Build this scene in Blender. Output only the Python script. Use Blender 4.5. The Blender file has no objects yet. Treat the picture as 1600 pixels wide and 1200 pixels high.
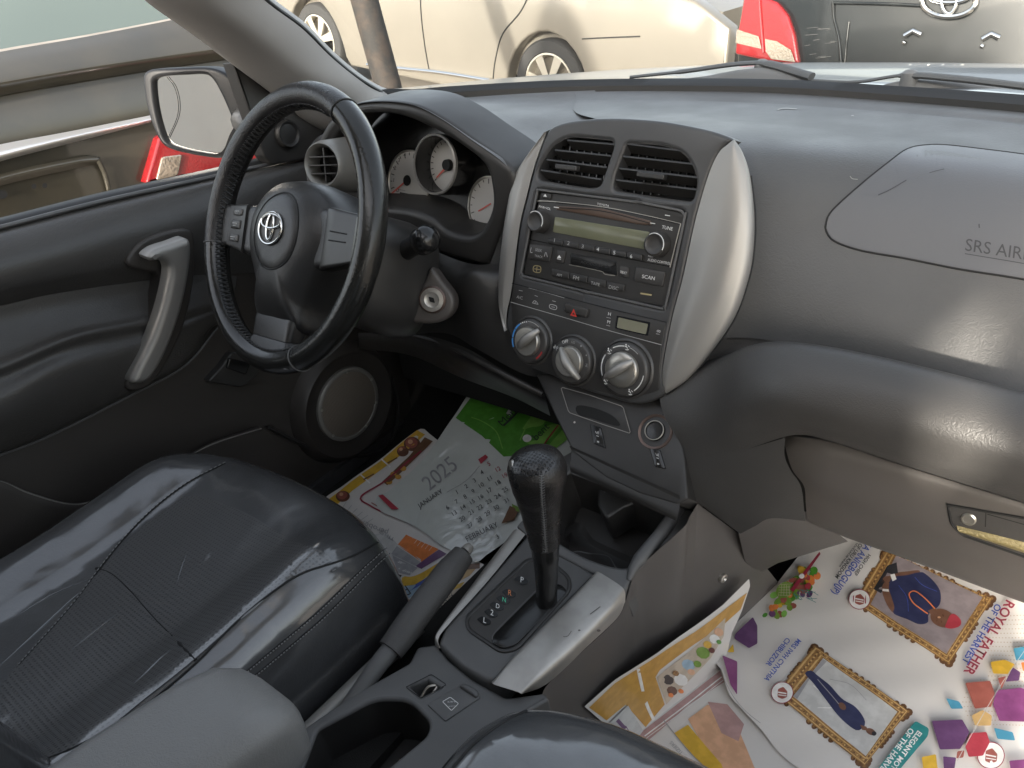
import bpy, bmesh, math, random
from math import sin, cos, radians, pi, sqrt, atan2
from mathutils import Vector as V, Matrix
from mathutils.bvhtree import BVHTree
random.seed(11)

# ------------------------------------------------------------------ camera
CAM = V((.4814, -.7389, .9186)); AZ, PT, RO, FOC = .728, .513, -.143, 1147.5
_f = V((-sin(AZ)*cos(PT), cos(AZ)*cos(PT), -sin(PT)))
_r0 = V((cos(AZ), sin(AZ), 0)); _u0 = _r0.cross(_f)
_r = _r0*cos(RO) + _u0*sin(RO); _u = -_r0*sin(RO) + _u0*cos(RO)
scene = bpy.context.scene
COL = scene.collection
cd = bpy.data.cameras.new('camera'); cam = bpy.data.objects.new('camera', cd); COL.objects.link(cam)
cam.matrix_world = Matrix(((_r.x, _u.x, -_f.x, CAM.x), (_r.y, _u.y, -_f.y, CAM.y), (_r.z, _u.z, -_f.z, CAM.z), (0, 0, 0, 1)))
cd.sensor_width = 36; cd.lens = FOC/1600*36; cd.clip_start = .01; cd.clip_end = 500
scene.camera = cam

# ------------------------------------------------------------------ light
SUN = V((.20, -1.0, .27)).normalized()
world = bpy.data.worlds.new('World'); scene.world = world; world.use_nodes = True
wn = world.node_tree
sky = wn.nodes.new('ShaderNodeTexSky'); sky.sky_type = 'NISHITA'; sky.sun_disc = False
sky.sun_elevation = math.asin(SUN.z); sky.sun_rotation = atan2(SUN.x, SUN.y)
sky.dust_density = 4.0; sky.air_density = 1.0; sky.ozone_density = .6
bg = wn.nodes['Background']; bg.inputs['Strength'].default_value = .15
hs = wn.nodes.new('ShaderNodeHueSaturation'); hs.inputs['Saturation'].default_value = .45
wn.links.new(sky.outputs[0], hs.inputs['Color']); wn.links.new(hs.outputs[0], bg.inputs[0])
sl = bpy.data.lights.new('sun', 'SUN'); sl.energy = 2.2; sl.angle = radians(2.2); sl.color = (1, .92, .80)
so = bpy.data.objects.new('sun', sl); COL.objects.link(so)
so.rotation_euler = SUN.to_track_quat('Z', 'Y').to_euler()
vs = scene.view_settings
vs.view_transform = 'Standard'; vs.look = 'None'; vs.exposure = 2.25; vs.gamma = 1; vs.use_curve_mapping = False
scene.cycles.max_bounces = 10; scene.cycles.transparent_max_bounces = 12

# ------------------------------------------------------------------ rays from the viewpoint to real surfaces
def ray(px, py): return _f + _r*((px-800)/FOC) - _u*((py-600)/FOC)
def hit(px, py, ax, v):
    d = ray(px, py); return CAM + d*((v-CAM[ax])/d[ax])
def X(px, py, v): return hit(px, py, 0, v)
def Y(px, py, v): return hit(px, py, 1, v)
def Z(px, py, v): return hit(px, py, 2, v)
def D(px, py, t): return CAM + ray(px, py)*t
def dep(p): return (p-CAM).dot(_f)
class Plane:
    def __init__(s, o, u, v):
        s.o = V(o); s.u = V(u).normalized(); s.n = s.u.cross(V(v)).normalized(); s.v = s.n.cross(s.u)
    def ab(s, px, py, h=0):
        d = ray(px, py); o = s.o + s.n*h; p = CAM + d*((o-CAM).dot(s.n)/d.dot(s.n)) - s.o
        return p.dot(s.u), p.dot(s.v)
    def w(s, a, b, h=0): return s.o + s.u*a + s.v*b + s.n*h
    def __call__(s, px, py, h=0):
        a, b = s.ab(px, py, 0); return s.w(a, b, h)
class Sheet(Plane):
    "a plane with gentle waves: paper"
    def __init__(s, o, u, v, amp=.004, fr=9, ph=0):
        super().__init__(o, u, v); s.amp = amp; s.fr = fr; s.ph = ph
    def wave(s, a, b):
        f, p = s.fr, s.ph
        return s.amp*(sin(f*a+2*b*f*.4+p) + .6*sin(1.7*f*b-f*.6*a+2*p) + .28*sin(3.3*f*a+2.1*f*b+p) + .2*sin(5.2*f*b-4.1*f*a))
    def __call__(s, px, py, h=0):
        a, b = s.ab(px, py, 0); return s.w(a, b, h+s.wave(a, b))
class Skin:
    "lies on an already built mesh"
    def __init__(s, objs):
        vs_, fs = [], []
        for o in (objs if isinstance(objs, (list, tuple)) else [objs]):
            dg = bpy.context.evaluated_depsgraph_get(); dg.update()
            e = o.evaluated_get(dg); m = e.to_mesh(); k = len(vs_); M = Matrix.Translation(root_of(o).location)
            vs_ += [M @ q.co for q in m.vertices]; fs += [[k+i for i in p.vertices] for p in m.polygons]; e.to_mesh_clear()
        s.t = BVHTree.FromPolygons(vs_, fs)
    def __call__(s, px, py, h=0):
        d = ray(px, py).normalized(); p, n, i, t = s.t.ray_cast(CAM, d); s.miss = p is None
        if p is None:
            p, n, i, t = s.t.find_nearest(CAM + d*.8)
        if n.dot(d) > 0: n = -n
        return p + n*h

# ------------------------------------------------------------------ curves
def catmull(p, n, closed=False):
    "n samples, even in parameter, through the points p"
    p = [V(q) for q in p]; m = len(p); out = []
    seg = m if closed else m-1
    for k in range(n):
        t = k*seg/(n if closed else n-1); i = min(int(t), seg-1); t -= i
        g = (lambda j: p[j % m]) if closed else (lambda j: p[max(0, min(m-1, j))])
        a, b, c, d = g(i-1), g(i), g(i+1), g(i+2)
        if not closed:
            if i == 0: a = b*2-c
            if i == m-2: d = c*2-b
        out.append(b + (c-a)*(t*.5) + (a*2-b*5+c*4-d)*(t*t*.5) + (b*3-a-c*3+d)*(t*t*t*.5))
    return out
def even(p, n, closed=False):
    "n samples, even in length, along a smooth curve"
    q = catmull(p, max(60, 12*len(p)), closed)
    if closed: q.append(q[0])
    L = [0]
    for i in range(1, len(q)): L.append(L[-1] + (q[i]-q[i-1]).length)
    out, j = [], 0
    for k in range(n):
        s_ = L[-1]*k/(n if closed else n-1)
        while j < len(L)-2 and L[j+1] < s_: j += 1
        t = (s_-L[j])/max(L[j+1]-L[j], 1e-9); out.append(q[j].lerp(q[j+1], min(1, t)))
    return out
def rounded(p, r, n=5):
    "2-D polygon with rounded corners (radius r, or one per corner)"
    out = []; m = len(p); p = [V((a[0], a[1])) for a in p]
    for i in range(m):
        a, b, c = p[i-1], p[i], p[(i+1) % m]; rr = r[i] if isinstance(r, (list, tuple)) else r
        d1, d2 = (a-b), (c-b); k = min(rr, d1.length*.48, d2.length*.48)
        s_, e = b + d1.normalized()*k, b + d2.normalized()*k
        for j in range(n+1):
            t = j/n; out.append(s_*(1-t)**2 + b*(2*t*(1-t)) + e*t*t)
    return out
def smooth2(p, n): return [(q.x, q.y) for q in even([V((a[0], a[1], 0)) for a in p], n, True)]
def ell(cx, cy, rx, ry=None, n=36, rot=0):
    ry = rx if ry is None else ry; c, s_ = cos(rot), sin(rot)
    return [(cx + rx*cos(2*pi*i/n)*c - ry*sin(2*pi*i/n)*s_, cy + rx*cos(2*pi*i/n)*s_ + ry*sin(2*pi*i/n)*c) for i in range(n)]
def offset(p, d):
    p = [V((a[0], a[1])) for a in p]; m = len(p)
    A = sum(p[i].x*p[(i+1) % m].y - p[(i+1) % m].x*p[i].y for i in range(m)); sg = 1 if A > 0 else -1
    out = []
    for i in range(m):
        e1 = (p[i]-p[i-1]); e2 = (p[(i+1) % m]-p[i])
        if e1.length < 1e-9: e1 = e2
        if e2.length < 1e-9: e2 = e1
        n1 = V((e1.y, -e1.x)).normalized(); n2 = V((e2.y, -e2.x)).normalized(); b = n1+n2
        b = b.normalized() if b.length > 1e-6 else n1
        out.append(p[i] + b*(sg*d/max(.5, b.dot(n1))))
    return out

# ------------------------------------------------------------------ things and meshes
def root_of(o):
    while o.parent: o = o.parent
    return o
def thing(name, label, cat, loc=(0, 0, 0), group=None):
    o = bpy.data.objects.new(name, None); COL.objects.link(o); o.location = loc; o.empty_display_size = .05
    o['label'] = label; o['category'] = cat
    if group: o['group'] = group
    return o
def tag(o, label, cat, group=None):
    o['label'] = label; o['category'] = cat
    if group: o['group'] = group
    return o
class MB:
    def __init__(s): s.v = []; s.f = []
    def add(s, v, f):
        k = len(s.v); s.v += [V(q) for q in v]; s.f += [[k+i for i in q] for q in f]; return s
    def grid(s, rows, cu=False, cv=False, flip=False):
        n, m = len(rows), len(rows[0]); f = []
        for i in range(n if cv else n-1):
            for j in range(m if cu else m-1):
                a, b, c, d = i*m+j, i*m+(j+1) % m, ((i+1) % n)*m+(j+1) % m, ((i+1) % n)*m+j
                f.append([a, d, c, b] if flip else [a, b, c, d])
        return s.add([q for r_ in rows for q in r_], f)
    def loft(s, rows, nu=40, nv=6, param=False, flip=False, closed=False):
        R = [(catmull if param else even)(r_, nu, closed) for r_ in rows]
        m = len(R); cols = [catmull([R[i][j] for i in range(m)], (m-1)*nv+1) if m > 2 else [R[0][j].lerp(R[1][j], k/nv) for k in range(nv+1)] for j in range(len(R[0]))]
        return s.grid([[c[i] for c in cols] for i in range(len(cols[0]))], cu=closed, flip=flip)
    def tube(s, path, rad, n=10, closed=False, cap=True, flat=1, up=None):
        m = len(path); path = [V(q) for q in path]; rr = rad if isinstance(rad, (list, tuple)) else [rad]*m
        rings = []; a0 = None
        for i in range(m):
            t = (path[(i+1) % m]-path[i-1]) if closed else (path[min(m-1, i+1)]-path[max(0, i-1)])
            t = t.normalized()
            a = (V(up) if up is not None else (a0 if a0 is not None else (V((0, 0, 1)) if abs(t.z) < .9 else V((1, 0, 0)))))
            a = (a - t*a.dot(t)).normalized(); a0 = a; b = t.cross(a)
            rings.append([path[i] + a*(rr[i]*flat*cos(2*pi*k/n)) + b*(rr[i]*sin(2*pi*k/n)) for k in range(n)])
        s.grid(rings, cu=True, cv=closed)
        if cap and not closed:
            s.add(rings[0], [list(range(n))[::-1]]); s.add(rings[-1], [list(range(n))])
        return s
    def fill(s, loops, mp, h=0, mx=None, flip=None):
        "flat print or face: loops in 2-D (outer, holes), mapped to the surface mp at height h"
        bm = bmesh.new(); es = []
        for L in loops:
            vv = [bm.verts.new((a[0], a[1], 0)) for a in L]
            es += [bm.edges.new((vv[i], vv[(i+1) % len(vv)])) for i in range(len(vv))]
        bmesh.ops.triangle_fill(bm, use_beauty=True, use_dissolve=False, edges=es, normal=(0, 0, 1))
        if mx:
            for _ in range(7):
                le = [e for e in bm.edges if e.calc_length() > mx]
                if not le or len(bm.faces) > 30000: break
                bmesh.ops.subdivide_edges(bm, edges=le, cuts=1, use_grid_fill=False)
                bmesh.ops.triangulate(bm, faces=[f for f in bm.faces if len(f.verts) > 3])
        bm.verts.index_update()
        vv = [mp(q.co.x, q.co.y, h) for q in bm.verts]
        ff = [[q.index for q in f.verts] for f in bm.faces]
        if ff:
            a = vv[ff[0][0]]; n = (vv[ff[0][1]]-a).cross(vv[ff[0][2]]-a)
            if n.dot(a-CAM) > 0: ff = [q[::-1] for q in ff]
        bm.free(); return s.add(vv, ff)
    def slab(s, loops, mp, h=0, depth=.01, bev=.0, steps=3, mx=None, back=False):
        "thick plate in plane coordinates (meters via mp.w): rounded front edge, walls going back; holes get walls too"
        w = mp.w if hasattr(mp, 'w') else mp
        loops = [[V((a[0], a[1])) for a in L] for L in loops]
        rings = []
        for k, L in enumerate(loops):
            sg = -1 if k == 0 else 1; R = []
            for j in range(steps+1):
                a = pi/2*j/steps; o = bev*(1-sin(a))
                R.append((offset(L, sg*bev*(1-sin(a)) if bev else 0), h-bev*(1-cos(a)) if bev else h))
                if not bev: break
            R.append((L, h-depth)); rings.append(R)
        s.fill([R[0][0] for R in rings], lambda a, b, hh: w(a, b, hh), rings[0][0][1], mx)
        for R in rings:
            s.grid([[w(q[0], q[1], hh) for q in L] for L, hh in R], cu=True)
        if back: s.fill([R[-1][0] for R in rings], lambda a, b, hh: w(a, b, hh), rings[0][-1][1])
        return s
    def dome(s, L, w, hs, c=None):
        "closed outline pulled in ring by ring: hs = [(scale, height)...]"
        c = V((sum(a[0] for a in L)/len(L), sum(a[1] for a in L)/len(L))) if c is None else V(c)
        rows = [[w(c.x+(a[0]-c.x)*k, c.y+(a[1]-c.y)*k, h) for a in L] for k, h in hs]
        s.grid(rows, cu=True); s.add(rows[-1], [list(range(len(L)))]); return s
    def lathe(s, pl, c, prof, n=32, cap=True):
        rows = [[pl.w(c[0]+r_*cos(2*pi*k/n), c[1]+r_*sin(2*pi*k/n), h) for k in range(n)] for r_, h in prof]
        s.grid(rows, cu=True)
        if cap: s.add(rows[-1], [list(range(n))])
        return s
    def box(s, c, sx, sy, sz, ax=None):
        ax = ax or (V((1, 0, 0)), V((0, 1, 0)), V((0, 0, 1))); c = V(c)
        v = [c + ax[0]*(i*sx/2) + ax[1]*(j*sy/2) + ax[2]*(k*sz/2) for i in (-1, 1) for j in (-1, 1) for k in (-1, 1)]
        return s.add(v, [[0, 1, 3, 2], [4, 6, 7, 5], [0, 4, 5, 1], [2, 3, 7, 6], [0, 2, 6, 4], [1, 5, 7, 3]])
    def text(s, mp, t, p0, p1, h=.0004, ar=1.0, up=None, mx=None, bold=0):
        v, f = font_mesh(t, bold); W0 = max(q[0] for q in v); W = max(W0, .5*len(t)); v = [(q[0]+(W-W0)/2, q[1]) for q in v]
        p0, p1 = V(p0), V(p1); d = p1-p0; L = d.length
        u = V(up).normalized() if up else V((d.y, -d.x)).normalized()
        pts = []
        for q in v:
            P = p0 + d*(q[0]/W) + u*(q[1]/W*L*ar); pts.append(mp(P.x, P.y, h))
        if f:
            a, b, c = (pts[i] for i in f[0][:3])
            if (b-a).cross(c-a).dot(a-CAM) > 0: f = [q[::-1] for q in f]
        return s.add(pts, f)
    def line(s, mp, pts, wd, h=.0004, n=None, closed=False):
        "a printed line of width wd (in the 2-D units of mp)"
        q = even([V((a[0], a[1], 0)) for a in pts], n or 8*len(pts), closed); m = len(q); A, B = [], []
        for i in range(m):
            t = (q[(i+1) % m]-q[i-1]) if closed else (q[min(m-1, i+1)]-q[max(0, i-1)])
            k = V((-t.y, t.x, 0)).normalized()*(wd/2)
            A.append(mp(q[i].x+k.x, q[i].y+k.y, h)); B.append(mp(q[i].x-k.x, q[i].y-k.y, h))
        return s.grid([A, B], cu=closed)
    def seam(s, mp, pts, r, h=0, n=None, closed=False, k=6):
        q = even([V((a[0], a[1], 0)) for a in pts], n or 8*len(pts), closed)
        P = []
        for a in q:
            w_ = mp(a.x, a.y, h)
            if not getattr(mp, 'miss', False): P.append(w_)
        return s.tube(P, r, k, closed) if len(P) > 2 else s
    def out(s, name, m, parent=None, angle=45, sub=0, thick=0, kind=None, smooth=True):
        if not s.v: return parent
        o_ = root_of(parent).location if parent else V((0, 0, 0))
        me = bpy.data.meshes.new(name); me.from_pydata([tuple(q-o_) for q in s.v], [], s.f)
        bm = bmesh.new(); bm.from_mesh(me); bmesh.ops.remove_doubles(bm, verts=bm.verts, dist=2e-6)
        bmesh.ops.recalc_face_normals(bm, faces=bm.faces) if thick == 0 and False else None
        bm.to_mesh(me); bm.free()
        me.materials.append(m)
        if smooth:
            me.polygons.foreach_set('use_smooth', [True]*len(me.polygons)); me.set_sharp_from_angle(angle=radians(angle))
        o = bpy.data.objects.new(name, me); COL.objects.link(o)
        if parent: o.parent = parent
        if thick:
            md = o.modifiers.new('solid', 'SOLIDIFY'); md.thickness = thick; md.offset = 0
        if sub:
            md = o.modifiers.new('sub', 'SUBSURF'); md.levels = md.render_levels = sub
        if kind: o['kind'] = kind
        return o
_fc = {}
def font_mesh(t, bold=0):
    k_ = (t, bold)
    if k_ not in _fc:
        c = bpy.data.curves.new('txt', 'FONT'); c.body = t; c.size = 1; c.resolution_u = 3; c.fill_mode = 'FRONT'; c.offset = bold
        o = bpy.data.objects.new('txt', c); m = bpy.data.meshes.new_from_object(o)
        x0 = min(q.co.x for q in m.vertices)
        _fc[k_] = ([(q.co.x-x0, q.co.y) for q in m.vertices], [list(p.vertices) for p in m.polygons])
        bpy.data.objects.remove(o); bpy.data.meshes.remove(m); bpy.data.curves.remove(c)
    v, f = _fc[k_]; return v, [list(q) for q in f]

# ------------------------------------------------------------------ materials
def mat(name, col, rough=.5, metal=0, bump=None, var=None, coat=0, coat_r=.05, wr=None, spec=.5, rvar=None, emit=None, alpha=None, trans=0):
    """bump=(scale, strength, kind); var=(scale, other colour, amount); wr=(scale, strength) wrinkled coat; rvar=(scale, rough2)"""
    m = bpy.data.materials.new(name); m.use_nodes = True; nt = m.node_tree; N = nt.nodes; L = nt.links
    b = N['Principled BSDF']; I = b.inputs
    I['Base Color'].default_value = (*col, 1); I['Roughness'].default_value = rough; I['Metallic'].default_value = metal
    I['Specular IOR Level'].default_value = spec
    tc = N.new('ShaderNodeTexCoord')
    def noise(sc, det=4, ro=.55):
        n = N.new('ShaderNodeTexNoise'); n.inputs['Scale'].default_value = sc; n.inputs['Detail'].default_value = det
        n.inputs['Roughness'].default_value = ro; L.new(tc.outputs['Object'], n.inputs['Vector']); return n
    if var:
        n = noise(var[0]); r = N.new('ShaderNodeValToRGB'); r.color_ramp.elements[0].position = .42; r.color_ramp.elements[1].position = .62
        L.new(n.outputs['Fac'], r.inputs[0]); mx = N.new('ShaderNodeMix'); mx.data_type = 'RGBA'
        mu = N.new('ShaderNodeMath'); mu.operation = 'MULTIPLY'; mu.inputs[1].default_value = var[2]; L.new(r.outputs[0], mu.inputs[0])
        L.new(mu.outputs[0], mx.inputs['Factor']); mx.inputs['A'].default_value = (*col, 1); mx.inputs['B'].default_value = (*var[1], 1)
        L.new(mx.outputs['Result'], I['Base Color'])
    if rvar:
        n = noise(rvar[0]); r = N.new('ShaderNodeMapRange'); r.inputs['From Min'].default_value = .35; r.inputs['From Max'].default_value = .65
        r.inputs['To Min'].default_value = rough; r.inputs['To Max'].default_value = rvar[1]
        L.new(n.outputs['Fac'], r.inputs['Value']); L.new(r.outputs[0], I['Roughness'])
    if bump:
        sc, st, kd = bump; bp = N.new('ShaderNodeBump'); bp.inputs['Strength'].default_value = st; bp.inputs['Distance'].default_value = .002
        if kd == 'grain':
            v = N.new('ShaderNodeTexVoronoi'); v.inputs['Scale'].default_value = sc; v.feature = 'SMOOTH_F1'
            n = noise(sc*.12, 3); ad = N.new('ShaderNodeVectorMath'); ad.operation = 'MULTIPLY_ADD'; ad.inputs[1].default_value = (.03, .03, .03)
            L.new(n.outputs['Color'], ad.inputs[0]); L.new(tc.outputs['Object'], ad.inputs[2]); L.new(ad.outputs[0], v.inputs['Vector'])
            L.new(v.outputs['Distance'], bp.inputs['Height'])
        elif kd in ('dots', 'dots_yz'):
            src = tc.outputs['Object']
            if kd == 'dots_yz':
                sx = N.new('ShaderNodeSeparateXYZ'); cx = N.new('ShaderNodeCombineXYZ'); L.new(src, sx.inputs[0]); L.new(sx.outputs['Y'], cx.inputs['X']); L.new(sx.outputs['Z'], cx.inputs['Y']); src = cx.outputs[0]
            mp = N.new('ShaderNodeVectorMath'); mp.operation = 'SCALE'; mp.inputs['Scale'].default_value = sc
            fr = N.new('ShaderNodeVectorMath'); fr.operation = 'FRACTION'; su = N.new('ShaderNodeVectorMath'); su.operation = 'SUBTRACT'; su.inputs[1].default_value = (.5, .5, 0)
            mu = N.new('ShaderNodeVectorMath'); mu.operation = 'MULTIPLY'; mu.inputs[1].default_value = (1, 1, 0)
            ln = N.new('ShaderNodeVectorMath'); ln.operation = 'LENGTH'; r = N.new('ShaderNodeMapRange'); r.inputs['From Min'].default_value = .18; r.inputs['From Max'].default_value = .30
            L.new(src, mp.inputs[0]); L.new(mp.outputs[0], fr.inputs[0]); L.new(fr.outputs[0], su.inputs[0]); L.new(su.outputs[0], mu.inputs[0])
            L.new(mu.outputs[0], ln.inputs[0]); L.new(ln.outputs['Value'], r.inputs['Value']); L.new(r.outputs[0], bp.inputs['Height'])
            dm = N.new('ShaderNodeMix'); dm.data_type = 'RGBA'; dm.inputs['A'].default_value = (col[0]*.55, col[1]*.55, col[2]*.55, 1); dm.inputs['B'].default_value = (*col, 1)
            if I['Base Color'].is_linked: L.new(I['Base Color'].links[0].from_socket, dm.inputs['B'])
            L.new(r.outputs[0], dm.inputs['Factor']); L.new(dm.outputs['Result'], I['Base Color'])
        else:
            n = noise(sc, 5, .6); L.new(n.outputs['Fac'], bp.inputs['Height'])
        L.new(bp.outputs[0], I['Normal'])
    if coat:
        I['Coat Weight'].default_value = coat; I['Coat IOR'].default_value = 1.85 if wr else 1.5; I['Coat Roughness'].default_value = coat_r
        if wr:
            n = noise(wr[0], 3, .5); n.inputs['Distortion'].default_value = .8
            bp = N.new('ShaderNodeBump'); bp.inputs['Strength'].default_value = wr[1]; bp.inputs['Distance'].default_value = .01
            L.new(n.outputs['Fac'], bp.inputs['Height']); L.new(bp.outputs[0], I['Coat Normal'])
    if emit: I['Emission Color'].default_value = (*emit[0], 1); I['Emission Strength'].default_value = emit[1]
    if trans: I['Transmission Weight'].default_value = trans
    return m
def glass(name, dust=.05, col=(.8, .78, .72), gl=.1, tint=(.96, .98, .97)):
    m = bpy.data.materials.new(name); m.use_nodes = True; nt = m.node_tree; N = nt.nodes; L = nt.links
    N.remove(N['Principled BSDF']); out = N['Material Output']
    t = N.new('ShaderNodeBsdfTransparent'); t.inputs[0].default_value = (*tint, 1)
    d = N.new('ShaderNodeBsdfDiffuse'); d.inputs[0].default_value = (*col, 1)
    g = N.new('ShaderNodeBsdfGlossy'); g.inputs['Roughness'].default_value = .03
    a = N.new('ShaderNodeMixShader'); a.inputs[0].default_value = dust; L.new(t.outputs[0], a.inputs[1]); L.new(d.outputs[0], a.inputs[2])
    fr = N.new('ShaderNodeFresnel'); fr.inputs[0].default_value = 1.3
    b = N.new('ShaderNodeMixShader'); L.new(fr.outputs[0], b.inputs[0]); L.new(a.outputs[0], b.inputs[1]); L.new(g.outputs[0], b.inputs[2])
    L.new(b.outputs[0], out.inputs[0]); return m
M = {}
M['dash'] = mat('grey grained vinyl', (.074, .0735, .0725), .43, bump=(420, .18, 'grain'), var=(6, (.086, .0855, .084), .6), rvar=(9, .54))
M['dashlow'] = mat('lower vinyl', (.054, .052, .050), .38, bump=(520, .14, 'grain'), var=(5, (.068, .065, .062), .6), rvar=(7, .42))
M['pad'] = mat('airbag lid vinyl', (.098, .099, .104), .38, bump=(500, .1, 'grain'), rvar=(6, .46))
M['stackf'] = mat('grey centre stack face', (.043, .043, .044), .36, bump=(800, .06, 'noise'), var=(8, (.064, .064, .064), .6), rvar=(12, .44))
M['top'] = mat('dusty dash top', (.115, .113, .109), .44, bump=(420, .14, 'grain'), var=(6, (.145, .141, .134), .7), rvar=(9, .55))
M['black'] = mat('black plastic', (.034, .032, .030), .42, bump=(900, .08, 'noise'), var=(14, (.05, .047, .044), .7))
M['panel'] = mat('satin black panel', (.027, .026, .025), .38, var=(10, (.038, .036, .034), .7), rvar=(15, .45))
M['gloss'] = mat('gloss black plastic', (.012, .012, .012), .16, rvar=(20, .25))
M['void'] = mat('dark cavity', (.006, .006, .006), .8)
M['gap'] = mat('panel gap', (.012, .012, .012), .8)
M['greyp'] = mat('grey console plastic', (.090, .090, .089), .42, bump=(700, .08, 'noise'), var=(9, (.115, .113, .11), .6), rvar=(12, .52))
M['brown'] = mat('brownish console plastic', (.088, .081, .076), .42, bump=(600, .1, 'noise'), var=(6, (.112, .102, .095), .7), rvar=(8, .5))
M['silver'] = mat('satin silver trim', (.33, .32, .302), .42, .55, bump=(1500, .03, 'noise'), var=(8, (.33, .315, .29), .6), rvar=(20, .46))
M['silver2'] = mat('worn silver console trim', (.40, .385, .36), .36, .65, var=(40, (.31, .295, .275), .5), rvar=(25, .45))
M['dial'] = mat('brushed silver knob', (.42, .40, .36), .28, .8, bump=(700, .05, 'noise'))
M['chrome'] = mat('chrome', (.80, .79, .76), .12, 1)
M['leather'] = mat('black wheel leather', (.013, .012, .012), .24, bump=(520, .3, 'grain'), var=(9, (.024, .022, .02), .6), rvar=(14, .34))
M['leather_s'] = mat('smooth worn leather', (.013, .013, .012), .15, bump=(350, .10, 'grain'), rvar=(18, .24))
M['hub'] = mat('grained hub plastic', (.020, .0195, .019), .30, bump=(650, .16, 'grain'), rvar=(10, .38))
M['stitch'] = mat('stitching', (.10, .10, .10), .7)
M['seat'] = mat('black seat leather under clear film', (.044, .045, .047), .42, bump=(300, .2, 'grain'), var=(7, (.070, .071, .073), .8), coat=1, coat_r=.13, wr=(6, .5), rvar=(9, .6))
M['seatp'] = mat('perforated seat leather under film', (.072, .072, .073), .5, bump=(190, .8, 'dots'), var=(9, (.07, .07, .07), .7), coat=1, coat_r=.14, wr=(6, .5))
M['seats'] = mat('seat side leather', (.028, .028, .03), .36, bump=(200, .2, 'grain'), var=(8, (.05, .05, .052), .6), coat=1, coat_r=.07, wr=(5, .5))
M['arm'] = mat('grey worn armrest vinyl', (.165, .163, .158), .48, bump=(560, .2, 'grain'), var=(7, (.225, .22, .208), .7), rvar=(6, .42))
M['carpet'] = mat('dark carpet', (.014, .013, .012), .95, bump=(900, .8, 'noise'))
M['door'] = mat('dark door vinyl', (.052, .049, .046), .30, bump=(380, .2, 'grain'), var=(5, (.062, .059, .055), .7), rvar=(6, .45))
M['doorlow'] = mat('lower door plastic', (.042, .037, .033), .45, bump=(500, .15, 'noise'), var=(6, (.044, .039, .035), .7))
M['rubber'] = mat('rubber', (.014, .014, .014), .55)
M['pillar'] = mat('grey pillar trim', (.30, .285, .27), .55, bump=(600, .1, 'noise'), var=(5, (.33, .315, .30), .6))
M['mesh'] = mat('speaker mesh', (.24, .205, .17), .5, .3, bump=(330, .6, 'dots_yz'))
M['ring'] = mat('speaker ring', (.26, .25, .23), .4, .3)
M['lcd'] = mat('green grey display', (.13, .135, .085), .18, var=(9, (.19, .19, .125), .6))
M['lcd2'] = mat('clock display', (.20, .195, .14), .2)
M['white'] = mat('white print', (.72, .72, .70), .5)
M['wdim'] = mat('dim white print', (.38, .38, .37), .5)
M['blue_p'] = mat('blue print', (.06, .26, .62), .4)
M['red_p'] = mat('red print', (.42, .03, .03), .4)
M['hazard'] = mat('hazard triangle red', (.55, .04, .03), .35)
M['gold_p'] = mat('gold print', (.40, .33, .17), .5)
M['orange_p'] = mat('orange print', (.75, .26, .10), .5)
M['green_p'] = mat('green print', (.10, .62, .36), .5)
M['gauge'] = mat('pale gauge face', (.42, .41, .39), .45)
M['gaugem'] = mat('cluster lower face', (.085, .085, .075), .35)
M['needle'] = mat('red needle', (.55, .10, .07), .4)
M['metal'] = mat('lock metal', (.52, .50, .46), .35, .8, var=(120, (.40, .36, .32), .6))
M['bronze'] = mat('tarnished bezel', (.14, .10, .085), .35, .7)
M['lockp'] = mat('ignition bezel', (.075, .066, .06), .4)
M['brownslot'] = mat('disc slot brown', (.085, .055, .040), .3)
M['tan'] = mat('worn card', (.16, .12, .085), .6)
# ------------------------------------------------------------------ setting
def zz(s, ox, oy, k): return [(ox+a*k, oy+b*k) for a, b in s]
def Lc(pl, pts): return [pl.ab(a, b) for a, b in pts]
# the yard rises a little to the left, where the silver car stands
def gz(x, y): return -.46 + .105*max(0, -x-1.2) + .012*max(0, y-1)
g = MB(); g.grid([[V((x, y, gz(x, min(y, 12)) if x > -14 else gz(-14, min(y, 12)))) for x in (-60, -14, -8, -5, -3, -1.2, 0, 4, 60)] for y in (-60, -8, -2, 1, 4, 8, 12, 60)])
M['ground'] = mat('dusty ground', (.26, .23, .195), .9, bump=(30, .5, 'noise'), var=(1.5, (.2, .175, .145), .8))
g.out('ground', M['ground'], None, kind='structure')
fl = MB()
fl.loft([[(x, .62, .30) for x in (-.72, 0, .72)], [(x, .36, .17) for x in (-.72, 0, .72)], [(x, .16, .02) for x in (-.72, 0, .72)], [(x, -.3, 0) for x in (-.72, 0, .72)], [(x, -1.5, 0) for x in (-.72, 0, .72)]], 12, 8)
fl.out('carpet_floor', M['carpet'], None, kind='structure')

# unseen slab added to give the door mirror a pale reflection
M['wall'] = mat('pale mirror backdrop', (.44, .41, .37), .9, bump=(25, .3, 'noise'), var=(1.2, (.38, .35, .31), .7))
b = MB(); b.box((-7.2, -6.2, .95), 13, .2, 2.8); tag(b.out('mirror_backdrop', M['wall'], None), 'pale plain unseen backdrop added behind the cars for the door mirror to reflect', 'wall')
# ------------------------------------------------------------------ car body (pillar, glass, bonnet, roof)
body = thing('car_body', 'dark car shell with grey windscreen pillar, dusty windscreen and bonnet around the dashboard', 'car body', (0, .3, -.46))
M['paint'] = mat('dark grey metallic paint', (.10, .10, .105), .3, .5, coat=.6, var=(3, (.13, .125, .12), .5))
M['cowl'] = mat('grey cowl plastic', (.17, .165, .155), .6, var=(8, (.21, .2, .19), .7))
M['liner'] = mat('pale roof lining', (.55, .53, .49), .9)
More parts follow.
